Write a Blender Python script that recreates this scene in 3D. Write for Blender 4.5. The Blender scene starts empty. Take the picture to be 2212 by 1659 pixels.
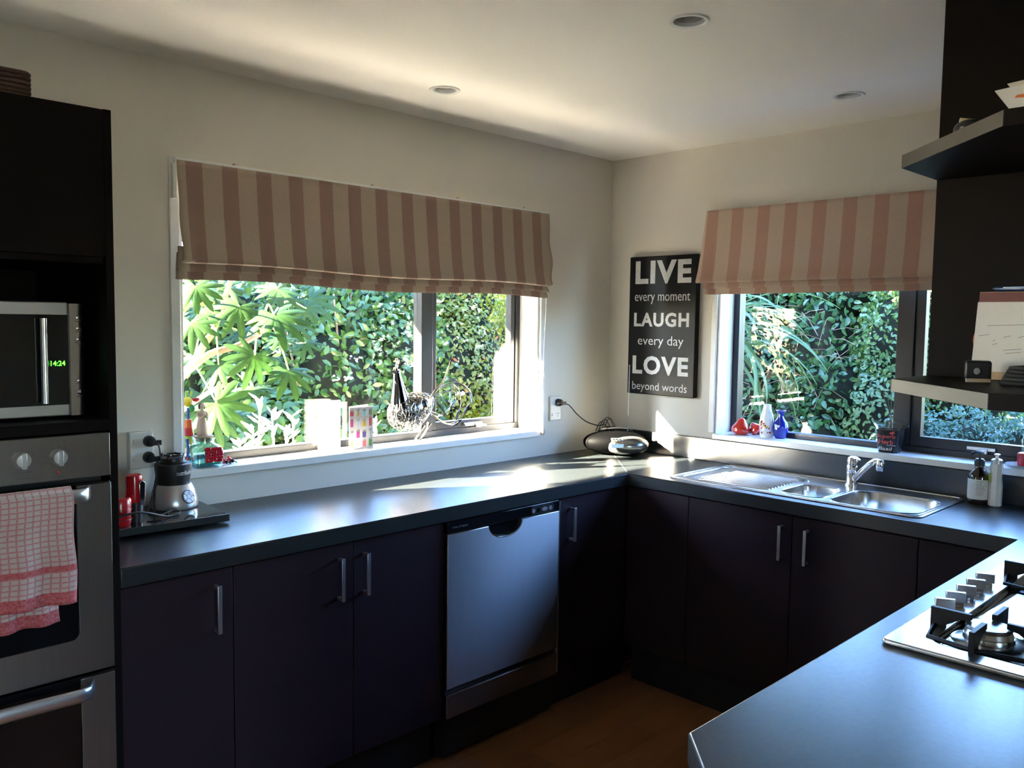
import bpy, bmesh, math, random
import numpy as np
from mathutils import Vector, Matrix
random.seed(7)
rng = np.random.default_rng(11)
SC = bpy.context.scene
COL = SC.collection
PI = math.pi

# ------------------------------------------------------------------ camera
W, H = 2212.0, 1659.0
FPX, YAW, PITCH, ROLL = 1833.4, 0.7881, -0.0727, 0.0137
CAM = Vector((-3.475, -2.7779, 1.5699))
fw = Vector((math.cos(YAW)*math.cos(PITCH), math.sin(YAW)*math.cos(PITCH), math.sin(PITCH)))
r0 = Vector((math.sin(YAW), -math.cos(YAW), 0.0)); u0 = r0.cross(fw)
rt = r0*math.cos(ROLL) + u0*math.sin(ROLL); up = -r0*math.sin(ROLL) + u0*math.cos(ROLL)
cd = bpy.data.cameras.new('camera'); cam = bpy.data.objects.new('camera', cd); COL.objects.link(cam)
cd.sensor_fit = 'HORIZONTAL'; cd.sensor_width = 36.0; cd.lens = 36.0*FPX/W; cd.clip_start = 0.02
mw = Matrix((rt, up, -fw)).transposed().to_4x4(); mw.translation = CAM
cam.matrix_world = mw
SC.camera = cam

# ------------------------------------------------------------------ sky, sun, exposure
SUN_DIR = Vector((1.8, -1.0, -0.88)).normalized()          # the way the light travels
wd = bpy.data.worlds.new('world'); SC.world = wd; wd.use_nodes = True
nt = wd.node_tree
sky = nt.nodes.new('ShaderNodeTexSky'); sky.sky_type = 'NISHITA'; sky.sun_disc = False
sky.sun_elevation = math.asin(-SUN_DIR.z); sky.sun_rotation = math.atan2(-SUN_DIR.x, -SUN_DIR.y)
sky.air_density = 1.0; sky.dust_density = 0.4; sky.ozone_density = 2.0
tn = nt.nodes.new('ShaderNodeMix'); tn.data_type = 'RGBA'; tn.blend_type = 'MULTIPLY'; tn.inputs[0].default_value = 1.0
tn.inputs[7].default_value = (0.84, 0.96, 1.24, 1.0)          # the camera's warm white balance
nt.links.new(sky.outputs[0], tn.inputs[6]); nt.links.new(tn.outputs[2], nt.nodes['Background'].inputs[0])
nt.nodes['Background'].inputs[1].default_value = 0.85
sd = bpy.data.lights.new('sun', 'SUN'); so = bpy.data.objects.new('sun', sd); COL.objects.link(so)
sd.energy = 62.0; sd.angle = math.radians(0.6); sd.color = (1.0, 0.86, 0.68)
so.rotation_euler = SUN_DIR.to_track_quat('-Z', 'Y').to_euler(); so.location = (-8, 6, 6)
vs = SC.view_settings
vs.view_transform = 'Standard'; vs.look = 'None'; vs.gamma = 1.0; vs.use_curve_mapping = False
vs.exposure = 2.85
SC.cycles.max_bounces = 10; SC.cycles.diffuse_bounces = 6; SC.cycles.glossy_bounces = 5
SC.cycles.transparent_max_bounces = 16; SC.cycles.transmission_bounces = 8
SC.cycles.sample_clamp_indirect = 40.0; SC.cycles.caustics_reflective = False; SC.cycles.caustics_refractive = False

# ------------------------------------------------------------------ mesh helpers
OFF = {}
class M:
    def __init__(s): s.v = []; s.f = []
    def add(s, vs_, fs):
        b = len(s.v); s.v += [tuple(v) for v in vs_]; s.f += [tuple(b+i for i in f) for f in fs]; return s
    def box(s, x0, x1, y0, y1, z0, z1):
        return s.add([(x0,y0,z0),(x1,y0,z0),(x1,y1,z0),(x0,y1,z0),(x0,y0,z1),(x1,y0,z1),(x1,y1,z1),(x0,y1,z1)],
                     [(0,3,2,1),(4,5,6,7),(0,1,5,4),(1,2,6,5),(2,3,7,6),(3,0,4,7)])
    def obox(s, c, hx, hy, hz, rot=None):
        c = Vector(c); R = rot or Matrix.Identity(3); vs_ = []
        for z in (-1,1):
            for x, y in ((-1,-1),(1,-1),(1,1),(-1,1)): vs_.append(c + R @ Vector((x*hx, y*hy, z*hz)))
        return s.add(vs_, [(0,3,2,1),(4,5,6,7),(0,1,5,4),(1,2,6,5),(2,3,7,6),(3,0,4,7)])
    def prism(s, poly, z0, z1, fn=lambda a, b, c: (a, b, c)):
        n = len(poly)
        vs_ = [fn(a, b, z0) for a, b in poly] + [fn(a, b, z1) for a, b in poly]
        return s.add(vs_, [tuple(range(n-1,-1,-1)), tuple(range(n, 2*n))] + [(i,(i+1)%n,n+(i+1)%n,n+i) for i in range(n)])
    def lathe(s, prof, c=(0,0,0), n=24, axis='z', a0=0.0, a1=2*PI):
        c = Vector(c); full = abs(a1-a0-2*PI) < 1e-6; m = n if full else n+1; rings = []; vs_ = []
        def pt(r, h, a):
            x, y = r*math.cos(a), r*math.sin(a)
            return {'z': Vector((x,y,h)), 'y': Vector((x,h,y)), 'x': Vector((h,x,y))}[axis] + c
        for r, h in prof:
            if r < 1e-6: rings.append([len(vs_)]); vs_.append(pt(0,h,0))
            else:
                rings.append(list(range(len(vs_), len(vs_)+m)))
                for i in range(m): vs_.append(pt(r, h, a0+(a1-a0)*i/n))
        fs = []
        for A, B in zip(rings, rings[1:]):
            for i in range(n):
                j = (i+1) % m
                if len(A) == 1 and len(B) == 1: continue
                if len(A) == 1: fs.append((A[0], B[j], B[i]))
                elif len(B) == 1: fs.append((A[i], A[j], B[0]))
                else: fs.append((A[i], A[j], B[j], B[i]))
        return s.add(vs_, fs)
    def tube(s, pts, r=0.01, n=8, closed=False, cap=True, flat=1.0):
        pts = [Vector(p) for p in pts]; k = len(pts); rs = r if isinstance(r, (list, tuple)) else [r]*k
        vs_ = []; fs = []; pn = None
        for i, p in enumerate(pts):
            a = pts[(i-1) % k] if (closed or i > 0) else p
            b = pts[(i+1) % k] if (closed or i < k-1) else p
            t = (b-a).normalized() if (b-a).length > 1e-9 else Vector((0,0,1))
            if pn is None: pn = t.orthogonal().normalized()
            pn = (pn - t*pn.dot(t)); pn = pn.normalized() if pn.length > 1e-6 else t.orthogonal().normalized()
            q = t.cross(pn)
            for j in range(n):
                an = 2*PI*j/n; vs_.append(p + pn*(rs[i]*math.cos(an)) + q*(rs[i]*flat*math.sin(an)))
        for i in range(k if closed else k-1):
            a = i*n; b = ((i+1) % k)*n
            for j in range(n): fs.append((a+j, a+(j+1)%n, b+(j+1)%n, b+j))
        if cap and not closed: fs.append(tuple(range(n-1,-1,-1))); fs.append(tuple(range((k-1)*n, k*n)))
        return s.add(vs_, fs)
    def ball(s, c, rx, ry=None, rz=None, nu=16, nv=10, rot=None):
        ry = rx if ry is None else ry; rz = rx if rz is None else rz; c = Vector(c); R = rot or Matrix.Identity(3)
        vs_ = [c + R @ Vector((0,0,-rz))]; fs = []
        for i in range(1, nv):
            t = -PI/2 + PI*i/nv
            for j in range(nu):
                a = 2*PI*j/nu; vs_.append(c + R @ Vector((rx*math.cos(t)*math.cos(a), ry*math.cos(t)*math.sin(a), rz*math.sin(t))))
        vs_.append(c + R @ Vector((0,0,rz))); e = len(vs_)-1
        for j in range(nu):
            fs.append((0, 1+(j+1)%nu, 1+j)); fs.append((e, e-nu+j, e-nu+(j+1)%nu))
        for i in range(nv-2):
            a = 1+i*nu; b = a+nu
            for j in range(nu): fs.append((a+j, a+(j+1)%nu, b+(j+1)%nu, b+j))
        return s.add(vs_, fs)
    def loft(s, rings, cap0=True, cap1=True):
        n = len(rings[0]); vs_ = [p for r in rings for p in r]; fs = []
        for i in range(len(rings)-1):
            for j in range(n): fs.append((i*n+j, i*n+(j+1)%n, (i+1)*n+(j+1)%n, (i+1)*n+j))
        if cap0: fs.append(tuple(range(n-1,-1,-1)))
        if cap1: fs.append(tuple(range((len(rings)-1)*n, len(rings)*n)))
        return s.add(vs_, fs)
    def mesh(s, name, off=(0,0,0)):
        me = bpy.data.meshes.new(name); o = Vector(off)
        me.from_pydata([tuple(Vector(v)-o) for v in s.v], [], s.f); me.update()
        bm = bmesh.new(); bm.from_mesh(me); bmesh.ops.recalc_face_normals(bm, faces=bm.faces); bm.to_mesh(me); bm.free()
        return me
    def build(s, name, mat, parent=None, smooth=35, bevel=0, seg=2, local=False):
        off = Vector((0,0,0)) if (parent is None or local) else OFF.get(parent.name, Vector((0,0,0)))
        return link(name, s.mesh(name, off), mat, parent, smooth, bevel, seg)
def link(name, me, mat, parent=None, smooth=35, bevel=0, seg=2):
    if mat is not None: me.materials.append(mat)
    if smooth:
        me.shade_smooth(); me.set_sharp_from_angle(angle=math.radians(smooth))
    o = bpy.data.objects.new(name, me); COL.objects.link(o)
    if parent is not None:
        o.parent = parent; OFF[o.name] = OFF.get(parent.name, Vector((0,0,0)))
    if bevel:
        b = o.modifiers.new('bevel', 'BEVEL'); b.width = bevel; b.segments = seg; b.limit_method = 'ANGLE'; b.angle_limit = math.radians(50)
    return o
def tag(o, label, cat=None, group=None, kind=None):
    if label: o['label'] = label
    if cat: o['category'] = cat
    if group: o['group'] = group
    if kind: o['kind'] = kind
    return o
def thing(name, label, cat, loc=(0,0,0), rz=0.0, group=None, kind=None):
    o = bpy.data.objects.new(name, None); COL.objects.link(o); o.location = loc; o.rotation_euler = (0,0,rz)
    o.empty_display_size = 0.05; OFF[o.name] = Vector(loc)
    return tag(o, label, cat, group, kind)
def rrect(x0, x1, y0, y1, r, n=5):
    pts = []
    for cx, cy, a in ((x1-r,y1-r,0),(x0+r,y1-r,PI/2),(x0+r,y0+r,PI),(x1-r,y0+r,1.5*PI)):
        for i in range(n+1): pts.append((cx+r*math.cos(a+PI/2*i/n), cy+r*math.sin(a+PI/2*i/n)))
    return pts
def plate(outer, holes, z0, z1):
    """a flat slab with holes cut through it"""
    me_v = []; loops = []
    bm = bmesh.new()
    def loop(p, z):
        v = [bm.verts.new((a, b, z)) for a, b in p]
        return v, [bm.edges.new((v[i], v[(i+1) % len(v)])) for i in range(len(v))]
    tops = [loop(p, z1) for p in [outer]+holes]
    bmesh.ops.triangle_fill(bm, use_beauty=True, use_dissolve=True, edges=[e for t in tops for e in t[1]])
    bots = [loop(p, z0) for p in [outer]+holes]
    bmesh.ops.triangle_fill(bm, use_beauty=True, use_dissolve=True, edges=[e for t in bots for e in t[1]])
    for (tv, _), (bv, _) in zip(tops, bots):
        for i in range(len(tv)):
            j = (i+1) % len(tv); bm.faces.new((bv[i], bv[j], tv[j], tv[i]))
    bm.verts.index_update()
    m = M(); m.v = [tuple(v.co) for v in bm.verts]; m.f = [tuple(v.index for v in f.verts) for f in bm.faces]
    bm.free(); return m
def text(s, name, mat, parent, org, u, v, w, h, bold=0.0, depth=0.0006, wrap=None, shear=0.0, space=1.0):
    """flat lettering fitted to a w x h box, lower left corner at org, reading along u, upright along v"""
    cu = bpy.data.curves.new(name, 'FONT'); cu.body = s; cu.offset = bold; cu.extrude = 0.02; cu.resolution_u = 3; cu.shear = shear
    cu.space_character = space
    ob = bpy.data.objects.new(name, cu); COL.objects.link(ob)
    bpy.context.view_layer.update(); dg = bpy.context.evaluated_depsgraph_get()
    me = bpy.data.meshes.new_from_object(ob.evaluated_get(dg)); bpy.data.objects.remove(ob); bpy.data.curves.remove(cu)
    co = np.zeros(len(me.vertices)*3); me.vertices.foreach_get('co', co); co = co.reshape(-1, 3)
    lo = co.min(0); hi = co.max(0); k = (co-lo)/np.maximum(hi-lo, 1e-9)
    u = Vector(u).normalized(); v = Vector(v).normalized(); n = u.cross(v); org = Vector(org); off = OFF.get(parent.name, Vector((0,0,0)))
    for i, q in enumerate(k):
        if wrap: p = Vector(wrap(q[0], q[1], q[2]*depth))
        else: p = org + u*(q[0]*w) + v*(q[1]*h) + n*(q[2]*depth)
        me.vertices[i].co = p - off
    me.update(); me.materials.clear()
    return link(name, me, mat, parent, smooth=0)

# ------------------------------------------------------------------ material helpers
def nodes(name):
    m = bpy.data.materials.new(name); m.use_nodes = True; t = m.node_tree
    return m, t, t.nodes['Principled BSDF'], t.nodes['Material Output']
def setp(b, **k):
    for a, v in k.items(): b.inputs[a.replace('_', ' ')].default_value = v
def pm(name, col, rough=0.5, metal=0.0, var=0.08, scale=12.0, bump=0.0, bscale=80.0, spec=0.5, coat=0.0, aniso=0.0, trans=0.0, stretch=(1,1,1), col2=None, rvar=0.0, ior=1.5):
    m, t, b, o = nodes(name); L = t.links
    setp(b, Roughness=rough, Metallic=metal, IOR=ior); b.inputs['Specular IOR Level'].default_value = spec
    if coat: b.inputs['Coat Weight'].default_value = coat; b.inputs['Coat Roughness'].default_value = 0.05
    if aniso: b.inputs['Anisotropic'].default_value = aniso
    if trans: b.inputs['Transmission Weight'].default_value = trans
    tc = t.nodes.new('ShaderNodeTexCoord'); mp = t.nodes.new('ShaderNodeMapping'); mp.inputs['Scale'].default_value = stretch
    L.new(tc.outputs['Object'], mp.inputs['Vector'])
    no = t.nodes.new('ShaderNodeTexNoise'); no.inputs['Scale'].default_value = scale; no.inputs['Detail'].default_value = 4
    L.new(mp.outputs[0], no.inputs['Vector'])
    mx = t.nodes.new('ShaderNodeMix'); mx.data_type = 'RGBA'
    c2 = col2 or tuple(max(0, c*(1-2*var)) for c in col); c1 = col if col2 else tuple(c*(1+var) for c in col)
    mx.inputs[6].default_value = (*c1, 1); mx.inputs[7].default_value = (*c2, 1)
    L.new(no.outputs['Fac'], mx.inputs[0]); L.new(mx.outputs[2], b.inputs['Base Color'])
    if rvar:
        mr = t.nodes.new('ShaderNodeMapRange'); mr.inputs[3].default_value = max(0.02, rough-rvar); mr.inputs[4].default_value = rough+rvar
        L.new(no.outputs['Fac'], mr.inputs[0]); L.new(mr.outputs[0], b.inputs['Roughness'])
    if bump:
        n2 = t.nodes.new('ShaderNodeTexNoise'); n2.inputs['Scale'].default_value = bscale; n2.inputs['Detail'].default_value = 3
        L.new(mp.outputs[0], n2.inputs['Vector'])
        bp = t.nodes.new('ShaderNodeBump'); bp.inputs['Strength'].default_value = bump; bp.inputs['Distance'].default_value = 0.002
        L.new(n2.outputs['Fac'], bp.inputs['Height']); L.new(bp.outputs[0], b.inputs['Normal'])
    if aniso:
        tg = t.nodes.new('ShaderNodeTangent'); tg.direction_type = 'RADIAL'; tg.axis = 'Z'; L.new(tg.outputs[0], b.inputs['Tangent']); b.inputs['Anisotropic Rotation'].default_value = 0.25
    return m
def glow(name, col, e):
    m, t, b, o = nodes(name); setp(b, Roughness=0.6); b.inputs['Base Color'].default_value = (*col, 1)
    b.inputs['Emission Color'].default_value = (*col, 1); b.inputs['Emission Strength'].default_value = e; return m
def pane(name, tint=(0.93, 0.97, 0.95), extra=0.0, rough=0.0):
    m, t, b, o = nodes(name); L = t.links; t.nodes.remove(b)
    tr = t.nodes.new('ShaderNodeBsdfTransparent'); tr.inputs[0].default_value = (*tint, 1)
    gl = t.nodes.new('ShaderNodeBsdfGlossy'); gl.inputs['Roughness'].default_value = rough
    lw = t.nodes.new('ShaderNodeLayerWeight'); lw.inputs[0].default_value = 0.5
    pw_ = t.nodes.new('ShaderNodeMath'); pw_.operation = 'POWER'; pw_.inputs[1].default_value = 5.0; L.new(lw.outputs['Facing'], pw_.inputs[0])
    ml = t.nodes.new('ShaderNodeMath'); ml.operation = 'MULTIPLY_ADD'; ml.inputs[1].default_value = 0.96; ml.inputs[2].default_value = 0.028+extra; ml.use_clamp = True
    L.new(pw_.outputs[0], ml.inputs[0])
    mx = t.nodes.new('ShaderNodeMixShader')
    L.new(ml.outputs[0], mx.inputs[0]); L.new(tr.outputs[0], mx.inputs[1]); L.new(gl.outputs[0], mx.inputs[2])
    L.new(mx.outputs[0], o.inputs[0]); return m
def translucent(name, c1, c2, amount=0.5, rough=0.45, island=False, veins=False, scale=3.0, gloss=True, spec=0.5, tint=None):
    """leaf, paper or cloth that lets some light through; colour varies per island or by noise"""
    m, t, b, o = nodes(name); L = t.links; setp(b, Roughness=rough); b.inputs['Specular IOR Level'].default_value = spec
    mx = t.nodes.new('ShaderNodeMix'); mx.data_type = 'RGBA'; mx.inputs[6].default_value = (*c1, 1); mx.inputs[7].default_value = (*c2, 1)
    tc = t.nodes.new('ShaderNodeTexCoord')
    if island:
        g = t.nodes.new('ShaderNodeNewGeometry'); L.new(g.outputs['Random Per Island'], mx.inputs[0])
    else:
        no = t.nodes.new('ShaderNodeTexNoise'); no.inputs['Scale'].default_value = scale; L.new(tc.outputs['Object'], no.inputs['Vector']); L.new(no.outputs['Fac'], mx.inputs[0])
    colout = mx.outputs[2]
    if veins:
        sp = t.nodes.new('ShaderNodeSeparateXYZ'); L.new(tc.outputs['Object'], sp.inputs[0])
        at = t.nodes.new('ShaderNodeMath'); at.operation = 'ARCTAN2'; L.new(sp.outputs[1], at.inputs[0]); L.new(sp.outputs[0], at.inputs[1])
        dv = t.nodes.new('ShaderNodeMath'); dv.operation = 'DIVIDE'; L.new(at.outputs[0], dv.inputs[0]); dv.inputs[1].default_value = veins
        fr = t.nodes.new('ShaderNodeMath'); fr.operation = 'ADD'; L.new(dv.outputs[0], fr.inputs[0]); fr.inputs[1].default_value = 100.5
        fc = t.nodes.new('ShaderNodeMath'); fc.operation = 'FRACT'; L.new(fr.outputs[0], fc.inputs[0])
        sb = t.nodes.new('ShaderNodeMath'); sb.operation = 'SUBTRACT'; L.new(fc.outputs[0], sb.inputs[0]); sb.inputs[1].default_value = 0.5
        ab = t.nodes.new('ShaderNodeMath'); ab.operation = 'ABSOLUTE'; L.new(sb.outputs[0], ab.inputs[0])
        ln = t.nodes.new('ShaderNodeVectorMath'); ln.operation = 'LENGTH'; L.new(tc.outputs['Object'], ln.inputs[0])
        ml = t.nodes.new('ShaderNodeMath'); ml.operation = 'MULTIPLY'; L.new(ab.outputs[0], ml.inputs[0]); L.new(ln.outputs['Value'], ml.inputs[1])
        mr = t.nodes.new('ShaderNodeMapRange'); mr.inputs[1].default_value = 0.0; mr.inputs[2].default_value = 0.006; mr.inputs[3].default_value = 0.75; mr.inputs[4].default_value = 0.0
        L.new(ml.outputs[0], mr.inputs[0])
        m2 = t.nodes.new('ShaderNodeMix'); m2.data_type = 'RGBA'; L.new(mr.outputs[0], m2.inputs[0]); L.new(colout, m2.inputs[6]); m2.inputs[7].default_value = (0.09, 0.15, 0.035, 1)
        colout = m2.outputs[2]
    L.new(colout, b.inputs['Base Color'])
    tl = t.nodes.new('ShaderNodeBsdfTranslucent')
    if tint:
        m3 = t.nodes.new('ShaderNodeMix'); m3.data_type = 'RGBA'; m3.blend_type = 'MULTIPLY'; m3.inputs[0].default_value = 1.0
        L.new(colout, m3.inputs[6]); m3.inputs[7].default_value = (*tint, 1); L.new(m3.outputs[2], tl.inputs[0])
    else: L.new(colout, tl.inputs[0])
    ms = t.nodes.new('ShaderNodeMixShader'); ms.inputs[0].default_value = amount
    L.new(b.outputs[0], ms.inputs[1]); L.new(tl.outputs[0], ms.inputs[2]); L.new(ms.outputs[0], o.inputs[0]); return m
def stripes(name, axis, c_dark, c_light, period=0.1253, start=0.0, duty=0.455, amount=0.12):
    m, t, b, o = nodes(name); L = t.links; setp(b, Roughness=0.75); b.inputs['Sheen Weight'].default_value = 0.15
    tc = t.nodes.new('ShaderNodeTexCoord'); sp = t.nodes.new('ShaderNodeSeparateXYZ'); L.new(tc.outputs['Object'], sp.inputs[0])
    def mth(op, a, v=None):
        n = t.nodes.new('ShaderNodeMath'); n.operation = op; L.new(a, n.inputs[0])
        if v is not None: n.inputs[1].default_value = v
        return n.outputs[0]
    q = mth('FRACT', mth('ADD', mth('DIVIDE', mth('SUBTRACT', sp.outputs[axis], start), period), 50.0))
    s = mth('LESS_THAN', q, duty)
    no = t.nodes.new('ShaderNodeTexNoise'); no.inputs['Scale'].default_value = 220; L.new(tc.outputs['Object'], no.inputs['Vector'])
    mx = t.nodes.new('ShaderNodeMix'); mx.data_type = 'RGBA'; mx.inputs[6].default_value = (*c_light, 1); mx.inputs[7].default_value = (*c_dark, 1); L.new(s, mx.inputs[0])
    hs = t.nodes.new('ShaderNodeHueSaturation'); L.new(mx.outputs[2], hs.inputs['Color'])
    mr = t.nodes.new('ShaderNodeMapRange'); mr.inputs[3].default_value = 0.85; mr.inputs[4].default_value = 1.12; L.new(no.outputs['Fac'], mr.inputs[0]); L.new(mr.outputs[0], hs.inputs['Value'])
    L.new(hs.outputs[0], b.inputs['Base Color'])
    tl = t.nodes.new('ShaderNodeBsdfTranslucent'); L.new(hs.outputs[0], tl.inputs[0])
    ms = t.nodes.new('ShaderNodeMixShader'); ms.inputs[0].default_value = amount; L.new(b.outputs[0], ms.inputs[1]); L.new(tl.outputs[0], ms.inputs[2]); L.new(ms.outputs[0], o.inputs[0])
    return m

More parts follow.
